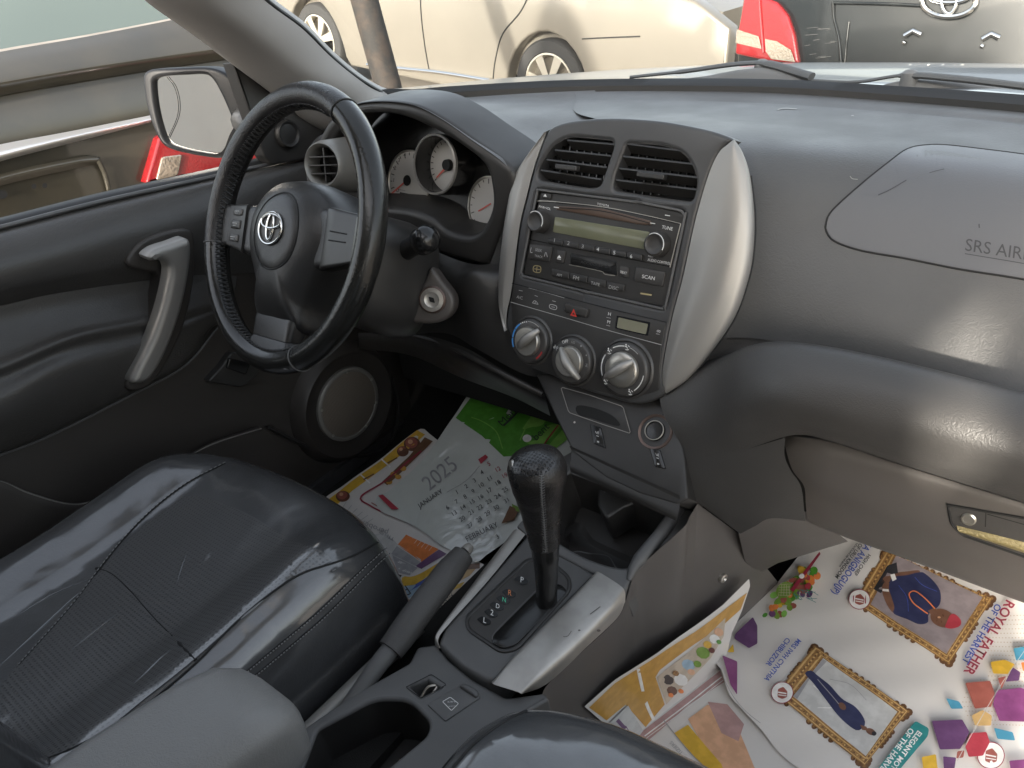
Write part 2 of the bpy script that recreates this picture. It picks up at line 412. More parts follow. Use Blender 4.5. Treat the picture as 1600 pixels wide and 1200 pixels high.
# A pillar: three rails from top to bottom
pl_l = [X(190, -45, -.62), X(228, 0, -.64), X(300, 52, -.665), X(362, 98, -.68), X(432, 150, -.69), X(480, 190, -.70), X(528, 216, -.70), X(545, 240, -.70)]
pl_m = [X(285, -45, -.55), X(330, 8, -.57), X(400, 60, -.595), X(450, 98, -.615), X(510, 138, -.63), X(548, 162, -.645), X(580, 185, -.65), X(590, 215, -.655)]
pl_r = [X(375, -45, -.57), X(417, 0, -.59), X(471, 41, -.615), X(516, 86, -.635), X(557, 120, -.65), X(595, 143, -.665), X(640, 158, -.66), X(650, 190, -.66)]
for L_, e_ in ((pl_l, V((-.60, -.36, 1.16))), (pl_m, V((-.53, -.34, 1.165))), (pl_r, V((-.555, -.29, 1.185)))):
    a_ = L_[0]; L_[0:0] = [e_, a_*.5 + e_*.5 + V((0, 0, .006))]
pl_b = [q + V((-.05, .05, 0)) for q in pl_r]
pl_a = [q + V((-.05, .05, 0)) for q in pl_l]
MB().loft([pl_a, pl_l, pl_m, pl_r, pl_b], 50, 6, True).out('windscreen_pillar', M['pillar'], body, 60)
b = MB(); q = even([p + V((-.004, .004, -.003)) for p in pl_r[:8]], 40); b.tube(q, .0045, 8); b.out('pillar_rubber', M['rubber'], body)
# glass base strip, windscreen
gb = [Y(560, 157, .24), Y(600, 148, .30), Y(640, 149, .335), Y(700, 144, .38), Y(850, 136, .45), Y(1000, 133, .49), Y(1208, 135.5, .50), Y(1417, 148.5, .48), Y(1600, 163, .42), Y(1760, 178, .36)]
gbe = even(gb, 60)
b = MB(); b.grid([[p + V((0, -.006, -.011)) for p in gbe], [p + V((0, -.004, .0)) for p in gbe], [p + V((0, .012, .009)) for p in gbe], [p + V((0, .03, .004)) for p in gbe]]); b.out('glass_seal', M['rubber'], body)
# low grey covers over the wiper pivots
CV = Plane((0, .60, .7), (1, 0, 0), (0, .35, 1))
for q in ([(985, 140), (1040, 124), (1100, 117), (1150, 107), (1190, 103), (1230, 109), (1280, 128), (1290, 150)], [(1330, 150), (1385, 128), (1420, 121), (1500, 126), (1600, 139), (1740, 158), (1740, 190)]):
    b = MB(); b.slab([[CV.ab(*p) for p in rounded(q, 8)]], CV, 0, .06, .012, 4); b.out('cowl_cover', M['cowl'], body)
top = even([V((-.60, -.34, 1.16)), V((-.3, -.24, 1.22)), V((0, -.21, 1.235)), V((.3, -.24, 1.22)), V((.62, -.34, 1.16))], 60)
b = MB(); b.grid([[p.lerp(t, k/8) + V((0, .03*sin(pi*k/8), .02*sin(pi*k/8))) + V((0, .006, .003)) for p, t in zip(gbe, top)] for k in range(9)])
b.out('windscreen', glass('dusty windscreen', .018, (.85, .80, .70)), body)
# cowl + bonnet
rows = [[p + V((0, .02, -.006)) for p in gb],
        [Y(560, 150, .36), Y(640, 146, .42), Y(720, 139, .47), Y(850, 130, .53), Y(1000, 126, .57), Y(1208, 128, .58), Y(1417, 139, .56), Y(1600, 152, .50), Y(1760, 166, .44)]]
MB().loft(rows, 50, 3).out('cowl_panel', M['cowl'], body)
r2 = rows[1]
rows = [[p + V((0, .004, -.004)) for p in r2],
        [Y(540, 150, .50), Y(640, 142.5, .53), Y(720, 136, .58), Y(850, 126.5, .64), Y(1000, 121, .68), Y(1208, 119, .70), Y(1417, 125, .68), Y(1600, 136, .62), Y(1780, 150, .54)],
        [Y(500, 156, .9), Y(640, 142, .95), Y(740, 131, 1.0), Y(850, 121, 1.05), Y(1000, 110, 1.1), Y(1208, 101, 1.1), Y(1417, 100, 1.08), Y(1600, 103, 1.05), Y(1800, 112, .95)],
        [V((-1.0, 1.3, .40)), V((-.7, 1.45, .46)), V((-.4, 1.5, .48)), V((0, 1.5, .48)), V((.5, 1.45, .46)), V((.8, 1.3, .40))],
        [V((-1.0, 1.35, .2)), V((-.7, 1.6, .2)), V((-.4, 1.65, .2)), V((0, 1.65, .2)), V((.5, 1.6, .2)), V((.8, 1.4, .2))]]
MB().loft(rows, 60, 6).out('bonnet', M['paint'], body)
# unseen roof, with rear and side boxes shaped to pass only sun patches
b = MB(); xr = (-.64, -.5, -.36, 0, .36, .5, .64); yr = (-.30, -.38, -.60, -.80, -1.1, -1.5, -2.1)   # opening added to let sky light down onto the seats
rp_ = [[V((x, y, 1.17+.07*(1-(x/.66)**2) - .05*max(0, (-.9-y))**2)) for x in xr] for y in yr]
b.add([q for r_ in rp_ for q in r_], [[i*7+j, i*7+j+1, i*7+j+8, i*7+j+7] for i in range(6) for j in range(6) if not (i in (1, 2) and j in (2, 3))]); b.out('roof', M['liner'], body, thick=.03)
b = MB()
b.box((0, -2.12, .55), 1.4, .05, 1.3); b.box((-.66, -1.1, .9), .05, .14, .55); b.box((.66, -1.81, .95), .05, .62, .5)
b.box((.69, -1.55, .29), .05, 1.1, .98); b.box((-.69, -1.5, .25), .05, 1.2, .9); b.box((.67, -.90, .65), .06, .30, 1.15); b.box((.66, -1.30, 1.05), .05, .55, .22)
b.out('rear_sun_blocks', M['liner'], body)
b = MB(); b.box((.72, -.45, -.02), .10, 1.3, .16); b.out('sill', M['paint'], body)
b = MB(); b.box((-.74, -.45, -.03), .10, 1.3, .12); b.out('sill', M['paint'], body)

# ------------------------------------------------------------------ dashboard
dash = thing('dashboard', 'grey vinyl dashboard with silver sided centre stack, radio, instrument hood and glovebox', 'dashboard', (0, .1, 0))
ST = Plane((0, 0, .604), (1, 0, 0), (0, sin(radians(20)), cos(radians(20))))
# core so nothing shows through behind the skins
b = MB(); b.box((.04, .30, .40), 1.36, .26, .46); b.box((.42, .15, .42), .5, .16, .18)
b.out('dash_core', M['void'], dash)
# left top skin
ra = [Y(575, 163, .24), Y(620, 159, .29), Y(640, 158, .32), Y(700, 154, .365), Y(780, 148.5, .405), Y(850, 144.5, .435), Y(930, 141, .465)]
rb = [Y(560, 164, .19), Y(620, 160, .24), Y(660, 159, .29), Y(710, 158, .33), Y(780, 158, .37), Y(850, 157.5, .40), Y(930, 157, .415)]
rc = [Y(545, 168, .11), Y(600, 160, .15), Y(655, 160.5, .19), Y(710, 166, .23), Y(780, 174, .27), Y(850, 178, .295), Y(930, 177, .315)]
rc2 = [Y(532, 175, .06), Y(590, 159, .075), Y(650, 163, .09), Y(703, 180, .105), Y(760, 207, .12), Y(815, 225, .13), Y(870, 222, .16), Y(930, 212, .19)]
rd = [Y(520, 183, .03), Y(557, 163, .02), Y(601, 158.5, .02), Y(650, 165.5, .02), Y(692, 187, .02), Y(735, 217, .02), Y(778, 247, .02), Y(800, 267, .03)]
rd2 = rd[:-1] + [Y(799, 268, .02)]
rd = rd[:6] + [Y(778, 247, .02), Y(800, 267.5, .025)]
MB().loft([ra, rb, rc, rc2, rd], 60, 8, True).out('top_pad', M['dash'], dash, 50)
# between hood and stack
MB().loft([[Y(799, 268, .022), Y(830, 262, .06), Y(872, 215, .17), Y(1000, 212, .19)], [Y(802, 300, .03), Y(815, 300, .06), Y(860, 260, .10), Y(980, 260, .10)], [Y(790, 345, .022), Y(800, 350, .04), Y(850, 330, .05), Y(960, 300, .08)],
           [Y(766, 412, .012), Y(800, 420, .02), Y(850, 400, .04), Y(960, 400, .05)]], 24, 6, True).out('side_pad', M['dash'], dash)
# right skin
R_ = [[p + V((0, -.008, -.008)) for p in [Y(900, 135, .458), Y(1040, 133.2, .492)] + gb[6:]],
      [Y(900, 148.5, .434), Y(1040, 150, .458), Y(1208, 153.5, .462), Y(1417, 167, .44), Y(1600, 183, .38), Y(1770, 200, .33)],
      [Y(900, 157, .404), Y(1040, 157.5, .432), Y(1208, 163, .435), Y(1417, 178, .41), Y(1600, 195, .36), Y(1780, 213, .31)],
      [Y(900, 158, .396), Y(1040, 158, .421), Y(1208, 163.5, .42), Y(1417, 179, .39), Y(1600, 197, .34), Y(1780, 216, .30)],
      [Y(900, 176, .305), Y(1040, 174, .338), Y(1208, 184, .33), Y(1417, 203, .31), Y(1600, 225, .27), Y(1780, 250, .23)],
      [Y(960, 200, .19), Y(1040, 203, .19), Y(1208, 216, .175), Y(1417, 240, .175), Y(1600, 268, .155), Y(1790, 298, .13)],
      [Y(940, 260, .10), Y(1060, 262, .105), Y(1220, 270, .105), Y(1417, 305, .11), Y(1600, 335, .10), Y(1790, 372, .08)],
      [Y(960, 340, .07), Y(1080, 345, .055), Y(1215, 370, .06), Y(1410, 410, .065), Y(1600, 448, .055), Y(1790, 490, .06)],
      [Y(980, 430, .03), Y(1080, 450, .02), Y(1205, 470, .025), Y(1400, 515, .025), Y(1600, 560, .02), Y(1790, 607, .01)],
      [Y(985, 500, .02), Y(1070, 530, .0), Y(1190, 530, .012), Y(1390, 580, .01), Y(1600, 630, -.005), Y(1790, 680, -.02)]]
skinR = MB().loft(R_, 80, 6).out('passenger_pad', M['dash'], dash, 60)
F_ = [[Y(1060, 520, .005), Y(1110, 510, .012), Y(1175, 515, .018), Y(1240, 535, .014), Y(1390, 575, .010), Y(1600, 628, -.004), Y(1790, 678, -.02)],
      [Y(1030, 595, -.03), Y(1110, 560, -.005), Y(1175, 548, .005), Y(1240, 560, .005), Y(1390, 590, .0), Y(1600, 645, -.015), Y(1790, 695, -.02)],
      [Y(1030, 616, -.05), Y(1110, 571, -.035), Y(1172, 540, -.04), Y(1240, 534.5, -.045), Y(1370, 556, -.05), Y(1600, 612, -.055), Y(1790, 658, -.06)],
      [Y(1036, 645, -.062), Y(1105, 612, -.06), Y(1165, 578, -.07), Y(1240, 570, -.078), Y(1380, 595, -.085), Y(1600, 650, -.09), Y(1790, 700, -.09)],
      [Y(1050, 672, -.072), Y(1105, 650, -.075), Y(1165, 630, -.09), Y(1240, 625, -.10), Y(1390, 655, -.105), Y(1600, 710, -.11), Y(1790, 762, -.11)],
      [Y(1068, 700, -.078), Y(1105, 685, -.082), Y(1165, 672, -.092), Y(1245, 664, -.098), Y(1400, 705, -.104), Y(1600, 758, -.11), Y(1790, 812, -.11)],
      [Y(1070, 722, -.083), Y(1105, 714, -.085), Y(1165, 702, -.09), Y(1240, 680, -.092), Y(1300, 690, -.096), Y(1410, 726, -.10), Y(1600, 785, -.104), Y(1790, 843, -.105)]]
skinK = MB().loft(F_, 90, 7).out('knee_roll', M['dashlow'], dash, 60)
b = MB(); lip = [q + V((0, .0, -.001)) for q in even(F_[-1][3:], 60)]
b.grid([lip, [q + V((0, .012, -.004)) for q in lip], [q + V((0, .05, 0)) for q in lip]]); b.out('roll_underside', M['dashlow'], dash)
P_ = [[Y(1070, 722, -.083), Y(1105, 714, -.085), Y(1165, 702, -.09), Y(1227, 684, -.091)],
      [Y(1073, 748, -.088), Y(1105, 745, -.09), Y(1165, 738, -.092), Y(1226, 712, -.09)],
      [Y(1078, 775, -.092), Y(1110, 780, -.094), Y(1170, 770, -.093), Y(1236, 736, -.088)],
      [Y(1100, 792, -.094), Y(1130, 800, -.095), Y(1185, 795, -.092), Y(1252, 762, -.082)],
      [Y(1157, 834, -.093), Y(1180, 822, -.092), Y(1205, 810, -.088), Y(1258, 814, -.07)]]
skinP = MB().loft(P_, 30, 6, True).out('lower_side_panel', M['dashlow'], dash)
# airbag lid
SK = Skin(skinR)
A_ = zz([(1070, 545), (1000, 560), (930, 610), (830, 690), (720, 790), (697, 840), (700, 870), (730, 905), (830, 940), (1000, 970), (1200, 1010), (1440, 1048), (1640, 1090), (1760, 1080), (1790, 900), (1790, 700), (1700, 620), (1440, 580), (1300, 562), (1150, 545)], 1000, 0, .4167)
A2 = smooth2(A_, 120)
lid = MB().fill([offset(A2, -1.6)], SK, .0012, 26).out('airbag_lid', M['pad'], dash, 60)
MB().seam(SK, A2, .0011, .0001, 160, True).out('lid_gap', M['gap'], dash)
t = MB(); t.text(SK, 'SRS AIRBAG', (1508, 392), (1648, 414), .0016, 1.0, up=(.12, -1)); t.line(SK, [(1508, 397), (1580, 409), (1648, 421)], 1.4, .0016)
M['moulded'] = mat('moulded lettering', (.035, .035, .037), .5)
t.out('moulded_letters', M['moulded'], lid)
for q_, w_ in (([(1372, 306), (1390, 298), (1416, 283)], 1.5), ([(1452, 272), (1462, 269), (1475, 266)], 1.1), ([(1530, 351), (1530, 354), (1530.5, 357)], 2)): s_ = MB(); s_.line(SK, q_, w_, .0016); s_.out('scratch', M['moulded'], lid)
for q_ in ([(1328, 276), (1332, 280), (1340, 281)], [(1330, 182), (1332, 181.5), (1334, 182)], [(1215, 172), (1225, 170), (1245, 171)]): s_ = MB(); s_.line(SK, q_, 1.1, .0008); s_.out('scuff', M['ring'], skinR)
# glovebox
G_ = [[Y(1222, 680, -.045), Y(1245, 668, -.045), Y(1300, 675, -.05), Y(1450, 715, -.05), Y(1600, 760, -.05), Y(1800, 820, -.05)],
      [Y(1228, 702, -.06), Y(1252, 692, -.062), Y(1300, 705, -.066), Y(1450, 745, -.068), Y(1600, 788, -.07), Y(1800, 848, -.07)],
      [Y(1238, 734, -.062), Y(1262, 728, -.065), Y(1310, 737, -.068), Y(1450, 775, -.07), Y(1600, 818, -.072), Y(1800, 880, -.072)],
      [Y(1256, 759, -.063), Y(1280, 766, -.066), Y(1330, 784, -.068), Y(1450, 824, -.07), Y(1600, 868, -.072), Y(1800, 930, -.072)],
      [Y(1259, 785, -.055), Y(1285, 794, -.057), Y(1335, 812, -.059), Y(1450, 851, -.06), Y(1600, 902, -.062), Y(1800, 968, -.062)],
      [Y(1261, 812, -.044), Y(1285, 822, -.046), Y(1335, 842, -.048), Y(1450, 882, -.049), Y(1600, 938, -.05), Y(1800, 1006, -.05)],
      [Y(1263, 816, -.03), Y(1287, 826, -.03), Y(1337, 845, -.03), Y(1450, 886, -.03), Y(1600, 942, -.03), Y(1800, 1010, -.03)]]
glove = MB().loft(G_, 60, 6).out('glovebox', M['brown'], dash, 50)
GK = Skin(glove)
lt = rounded(zz([(1284, 822), (1620, 880), (1640, 1050), (1345, 948), (1300, 905)], 1000, 480, .375), [5, 4, 4, 8, 8])
latch = MB().fill([lt], GK, .0008, 20).out('latch', M['dashlow'], glove)
MB().seam(GK, lt, .0014, .0008, 80, True).out('latch_gap', M['gap'], latch)
b = MB(); b.lathe(Plane(GK(1514, 810, .001), (1, 0, 0), (0, .1, 1)), (0, 0), [(.0065, 0), (.0065, .0012), (.005, .002), (.0045, .001), (0.0005, .001)], 24); b.out('lock', M['dial'], latch)
b = MB(); b.line(GK, [(1541, 800), (1540, 822)], 1.6, .0014); b.line(GK, [(1543, 802), (1600, 818), (1660, 834)], 1.5, .0014); b.out('latch_seam', M['gap'], latch)
b = MB(); fp = [(1495, 820), (1545, 832), (1600, 846), (1660, 862)]; fq = [(1503, 831), (1550, 846), (1600, 862), (1660, 880)]
b.loft([[GK(*p, .0012) for p in fp], [GK((p[0]+q[0])/2, (p[1]+q[1])/2, .004) for p, q in zip(fp, fq)], [GK(*q, .0015) for q in fq]], 20, 5)
M['gold_glint'] = mat('latch lip with golden reflection', (.26, .215, .10), .3, .2, bump=(500, .5, 'grain')); b.out('finger_pull', M['gold_glint'], latch)  # golden reflection put into the lip's colour

# ---- instrument hood
HD = Plane((-.35, .02, .66), (1, 0, 0), (0, 0, 1))
HA = smooth2([(505, 200), (529, 175), (557, 161.5), (601, 158), (648, 165), (692, 187), (735, 217), (778, 247), (799, 268), (802, 300), (790, 345), (776, 385), (764, 414), (735, 412), (695, 400), (655, 388), (610, 368), (560, 350), (500, 330), (480, 270)], 140)
HI = smooth2([(520, 215), (545, 190), (575, 178), (627, 183), (679, 205), (722, 231), (755, 259), (765, 290), (766, 325), (752, 357), (731, 369), (696, 361), (670, 340), (635, 327), (590, 322), (540, 316), (510, 290), (508, 250)], 120)
b = MB(); b.slab([Lc(HD, HA), Lc(HD, HI)], HD, 0, .085, .010, 4); b.out('instrument_hood', M['panel'], dash)
CL = Plane((-.35, .095, .64), (1, 0, 0), (0, .28, .96))
clus = MB(); clus.fill([HI and [(a-8, b_) for a, b_ in offset(HI, 14)]], CL, -.004); clus = clus.out('instrument_cluster', M['gloss'], dash)
gf = smooth2(zz([(755, 510), (752, 430), (775, 350), (820, 310), (850, 330), (880, 460), (960, 520), (1050, 560), (1065, 590), (960, 580), (860, 530)], 280, 100, .4334), 60)
MB().fill([gf], CL, -.001).out('lower_face', M['gaugem'], clus)
def gauge(c, r, px_clip=None, h=0):
    o = MB().fill([ell(*c, *r, 48)], CL, h).out('gauge_dial', M['gauge'], clus); return o
g1 = gauge((640, 283), (31, 47)); g3 = gauge((764, 322), (30, 45))
def ticks(par, c, r, a0, a1, n, mp, h):
    b = MB()
    for k in range(n):
        a = a0+(a1-a0)*k/(n-1); l = .86 if k % 2 else .78
        b.line(mp, [(c[0]+r[0]*.95*cos(a), c[1]-r[1]*.95*sin(a)), (c[0]+r[0]*l*cos(a), c[1]-r[1]*l*sin(a))], 1.5, h, 4)
    b.out('gauge_marks', M['black'], par)
ticks(g1, (640, 283), (31, 47), radians(225), radians(60), 12, CL, .0006)
t = MB()
for s_, p in (('0', (619, 300)), ('1', (613, 284)), ('2', (615, 265)), ('3', (621, 253)), ('4', (630, 245))): t.text(CL, s_, p, (p[0]+4.5, p[1]+.6), .0006, 1)
t.text(CL, 'x1000r/min', (618, 296), (634, 299), .0006, 1)
t.out('gauge_numerals', M['black'], g1)
b = MB(); b.line(CL, [(636, 282), (612, 303)], 2.4, .0012); b.out('needle', M['needle'], g1)
b = MB(); b.fill([ell(637, 282, 6, 8.5)], CL, .0016); b.line(CL, [(625, 303), (650, 308)], 6, .0008); b.out('needle_hub', M['void'], g1)
b = MB(); b.seam(CL, ell(640, 283, 32, 48), .0018, .001, 60, True); b.out('gauge_rim', M['dial'], g1)
ticks(g3, (764, 322), (30, 45), radians(230), radians(90), 9, CL, .0006)
b = MB(); b.line(CL, [(768, 318), (748, 330)], 2.2, .0012); b.out('needle', M['needle'], g3)
b = MB(); b.seam(CL, ell(764, 322, 31, 46), .0018, .001, 60, True); b.out('gauge_rim', M['dial'], g3)
# speedometer: a silver ringed tube
C2 = Plane(Y(678, 257, .062), (1, 0, 0), (0, .28, .96))
cab = C2.ab(678, 257); e1 = C2.ab(678, 208); rr = abs(e1[1]-cab[1])
b = MB(); b.lathe(C2, cab, [(rr*1.0, -.05), (rr*1.0, -.004)], 48, cap=False); b.out('speedometer_shroud', M['gloss'], clus)
b = MB(); b.lathe(C2, cab, [(rr*1.0, -.004), (rr*.99, 0), (rr*.93, .001), (rr*.91, -.002)], 48, cap=False); b.out('speedometer_ring', M['silver'], clus)
b = MB(); b.lathe(C2, cab, [(rr*.91, -.001), (rr*.90, -.036)], 48, cap=False); b.out('speedometer_tube', M['gloss'], clus)
b = MB(); b.lathe(C2, cab, [(rr*.92, -.034), (rr*.8, -.034)], 48); sp = b.out('speedometer_dial', M['gauge'], clus)
def sd(a, r_, h=-.033): return C2.w(cab[0]+rr*r_*cos(a), cab[1]+rr*r_*sin(a), h)
b = MB()
for k in range(19):
    a = radians(220-260*k/18); d_ = radians(1.2)
    b.add([sd(a-d_, .86), sd(a+d_, .86), sd(a+d_, .74), sd(a-d_, .74)], [[0, 1, 2, 3]])
b.out('gauge_marks', M['black'], sp)
b = MB(); a = radians(220); b.add([sd(a-.03, .7, -.031), sd(a+.03, .7, -.031), sd(a+1.2, .05, -.031), sd(a-1.2, .05, -.031)], [[0, 1, 2, 3]]); b.out('needle', M['needle'], sp)
b = MB(); b.lathe(C2, cab, [(rr*.2, -.033), (rr*.18, -.026)], 20); b.out('needle_hub', M['void'], sp)

# ---- driver side air outlet
VP = Plane(Y(503, 258, -.035), (cos(.25), sin(.25), 0), (-.0, .25, .97))
vc = VP.ab(503, 258); vr = abs(VP.ab(503, 221)[1]-vc[1])
b = MB(); b.lathe(VP, vc, [(vr*1.25, -.07), (vr*1.08, -.01), (vr, -.001), (vr*.93, .002), (vr*.82, -.002), (vr*.80, -.03)], 48, cap=False); ov = b.out('round_vent', M['ring'], dash)
b = MB(); b.lathe(VP, vc, [(vr*.81, -.03), (vr*.5, -.031)], 32); b.out('vent_cavity', M['void'], ov)
for k in (-.45, 0, .45):
    b = MB(); b.box(VP.w(vc[0], vc[1]+k*vr*.8, -.008), 1.55*vr*sqrt(1-k*k), .0018, .012, (VP.u, VP.v, VP.n)); b.out('vane', M['panel'], ov)
b = MB(); b.box(VP.w(vc[0], vc[1], -.012), .002, 1.5*vr, .012, (VP.u, VP.v, VP.n)); b.out('vane', M['panel'], ov)
# left end cap of the dash round the outlet
MB().loft([[Y(480, 236, .02), Y(486, 226, .03), Y(500, 212, .05), Y(545, 190, .06)], [Y(478, 262, .01), Y(500, 258, .015), Y(540, 250, .03), Y(560, 220, .04)], [Y(484, 330, .0), Y(512, 320, .0), Y(560, 330, .02), Y(600, 350, .02)],
           [Y(484, 420, .02), Y(522, 430, .0), Y(580, 420, .0), Y(640, 420, .01)]], 24, 8).out('end_cap', M['panel'], dash)
# ---- driver lower panels
MB().loft([[Y(600, 350, .02), Y(680, 392, .012), Y(735, 412, .01), Y(775, 412, .012), Y(830, 410, .02)], [Y(600, 420, .0), Y(700, 440, -.02), Y(738, 430, -.03), Y(785, 440, -.01), Y(840, 440, .01)],
           [Y(600, 480, .0), Y(700, 490, -.02), Y(742, 495, -.035), Y(800, 520, -.02), Y(850, 520, -.005)], [Y(600, 530, .0), Y(690, 520, -.02), Y(745, 545, -.035), Y(820, 585, -.03), Y(880, 590, -.02)]], 30, 8).out('column_side_panel', M['panel'], dash)
MB().loft([[Y(560, 520, .03), Y(640, 520, -.0), Y(720, 540, -.03), Y(790, 580, -.035), Y(850, 610, -.03)], [Y(560, 530, .03), Y(640, 538, .0), Y(720, 565, -.03), Y(790, 600, -.035), Y(855, 632, -.03)],
           [Y(560, 545, .07), Y(640, 555, .05), Y(720, 590, .03), Y(800, 620, .02), Y(860, 650, .01)]], 30, 5).out('knee_panel', M['panel'], dash)
b = MB(); b.tube(even([Y(560, 505, .03), Y(620, 517, -.0), Y(690, 537, -.018), Y(740, 560, -.04), Y(800, 592, -.045), Y(848, 616, -.04)], 24), .004, 8); b.out('knee_panel_lip', M['black'], dash)

# ---- centre stack
Z3 = lambda s: zz(s, 760, 180, .3918)
Z4 = lambda s: zz(s, 800, 280, .175)
Z5 = lambda s: zz(s, 780, 430, .1875)
po = Z3([(240, 68), (300, 30), (400, 15), (500, 10), (600, 14), (700, 23), (800, 40), (900, 62), (965, 85), (988, 98), (962, 115), (925, 152), (885, 240), (832, 420), (782, 650), (742, 800), (707, 980), (702, 1060), (715, 1108), (640, 1148), (570, 1150), (500, 1130), (400, 1100), (300, 1060), (230, 1020), (160, 970), (110, 905), (78, 850), (82, 780), (100, 690), (130, 450), (160, 320), (195, 190)])
po = smooth2(po, 180)
v1 = rounded(Z3([(205, 215), (262, 120), (330, 85), (503, 102), (505, 130), (452, 286), (400, 290), (205, 258)]), [12, 14, 14, 6, 4, 8, 4, 12])
v2 = rounded(Z3([(560, 112), (700, 120), (775, 145), (815, 190), (842, 262), (822, 345), (700, 330), (502, 298), (512, 240)]), [6, 20, 14, 14, 14, 10, 20, 8, 6])
ro = rounded(Z3([(202, 295), (600, 345), (797, 383), (712, 776), (400, 706), (132, 640)]), [9, 0, 12, 10, 0, 10])
b = MB(); b.slab([Lc(ST, po), Lc(ST, v1), Lc(ST, v2), Lc(ST, ro)], ST, 0, .022, .005, 4)
stack = b.out('centre_stack', M['stackf'], dash, 40)
b = MB(); b.slab([Lc(ST, offset(po, -5))], ST, -.024, .008); b.out('stack_cavity', M['void'], stack)
for vl, tl in ((v1, [((318, 113), (503, 130)), ((268, 152), (490, 176)), ((235, 190), (475, 222)), ((212, 232), (452, 270))]),
               (v2, [((555, 128), (800, 160)), ((540, 178), (825, 210)), ((525, 226), (842, 264)), ((512, 272), (836, 312))])):
    vent = MB(); vent.slab([Lc(ST, offset(vl, 2)), Lc(ST, offset(vl, .5))], ST, -.002, .02); vent = vent.out('air_vent', M['black'], stack)
    for (p, q) in tl:
        (p, q) = Z3([p, q]); A = V(ST.ab(*p)); B = V(ST.ab(*q)); c = (A+B)/2; d_ = (B-A)
        ax = ST.u*d_.normalized().x + ST.v*d_.normalized().y; up = ST.n.cross(ax); n_ = (ST.n*.85+up*.5).normalized()
        s_ = MB(); s_.box(ST.w(c.x, c.y, -.009), d_.length, .0022, .017, (ax, n_.cross(ax), n_)); s_.out('vent_slat', M['panel'], vent)
    s_ = MB()
    for k in range(9):
        xs = min(a for a, _ in vl)+12+(max(a for a, _ in vl)-min(a for a, _ in vl)-24)*k/8; ys = sum(b_ for _, b_ in vl)/len(vl)
        a_, b_ = ST.ab(xs, ys); s_.box(ST.w(a_, b_, -.021), .0015, .05, .006, (ST.u, ST.v, ST.n))
    s_.out('rear_vane', M['gloss'], vent)
for p, q in (((283, 205), (368, 214)), ((607, 236), (716, 249))):
    (p, q) = Z3([p, q]); A = V(ST.ab(*p)); B = V(ST.ab(*q)); c = (A+B)/2; d_ = B-A
    ax = ST.u*d_.normalized().x + ST.v*d_.normalized().y
    s_ = MB(); s_.box(ST.w(c.x, c.y, .001), d_.length, .0065, .010, (ax, ST.n.cross(ax), ST.n)); o = s_.out('vent_tab', M['panel'], stack)
    md = o.modifiers.new('bev', 'BEVEL'); md.width = .0015; md.segments = 3
# silver side trims
si = Z3([(986, 98), (962, 117), (926, 152), (886, 240), (834, 420), (784, 650), (744, 800), (709, 980), (703, 1060), (716, 1108)])
sm = Z3([(988, 98), (990, 130), (985, 200), (968, 320), (930, 460), (880, 650), (820, 800), (760, 960), (722, 1070), (716, 1108)])
so2 = Z3([(990, 98), (1018, 150), (1042, 240), (1056, 400), (1050, 540), (1028, 660), (975, 810), (880, 955), (790, 1060), (716, 1110)])
r0 = [ST(*p, .0005) for p in si]; r1 = [ST(*p, .007*sin(pi*i/9)**.7 + .001) for i, p in enumerate(sm)]
sm2 = [((p[0]*.35+q[0]*.65), (p[1]*.35+q[1]*.65)) for p, q in zip(sm, so2)]
r2 = [ST(*p, .005*sin(pi*i/9) + .0) for i, p in enumerate(sm2)]; r3 = [ST(*p, -.011*sin(pi*i/9) + .0) for i, p in enumerate(so2)]
r4 = [q + (q-CAM).normalized()*.05*sin(pi*i/9) - V((.006*sin(pi*i/9), 0, 0)) for i, q in enumerate(r3)]
MB().loft([r0, r1, r2, r3, r4], 60, 8, True).out('side_trim', M['silver'], stack, 50)
b = MB(); b.tube(even([p + (p-CAM).normalized()*.004 for p in r3[2:]], 60), .0022, 8); b.out('trim_gap', M['gap'], stack)
li = Z3([(240, 70), (196, 190), (162, 320), (132, 450), (102, 690), (84, 780), (79, 850)]); lo = Z3([(235, 66), (108, 232), (60, 400), (38, 560), (34, 660), (44, 760), (78, 860)])
lm = [((p[0]+q[0])/2, (p[1]+q[1])/2) for p, q in zip(li, lo)]
MB().loft([[ST(*p, .0005) for p in li], [ST(*p, .003*sin(pi*i/6)) for i, p in enumerate(lm)], [ST(*p, -.012*sin(pi*i/6)) for i, p in enumerate(lo)], [ST(*p, -.012*sin(pi*i/6)) + V((0, .05, 0)) for i, p in enumerate(lo)]], 50, 8, True).out('side_trim', M['silver'], stack, 50)
# dash rim hugging the right silver trim
rim_in = [p + V((.002, .004, -.001)) for p in r3[1:]]
rim_o = [Y(1180, 262, .10), Y(1192, 320, .09), Y(1195, 400, .065), Y(1178, 480, .035), Y(1130, 560, .0), Y(1090, 610, -.03), Y(1062, 640, -.045), Y(1050, 648, -.05), Y(1040, 650, -.055)]
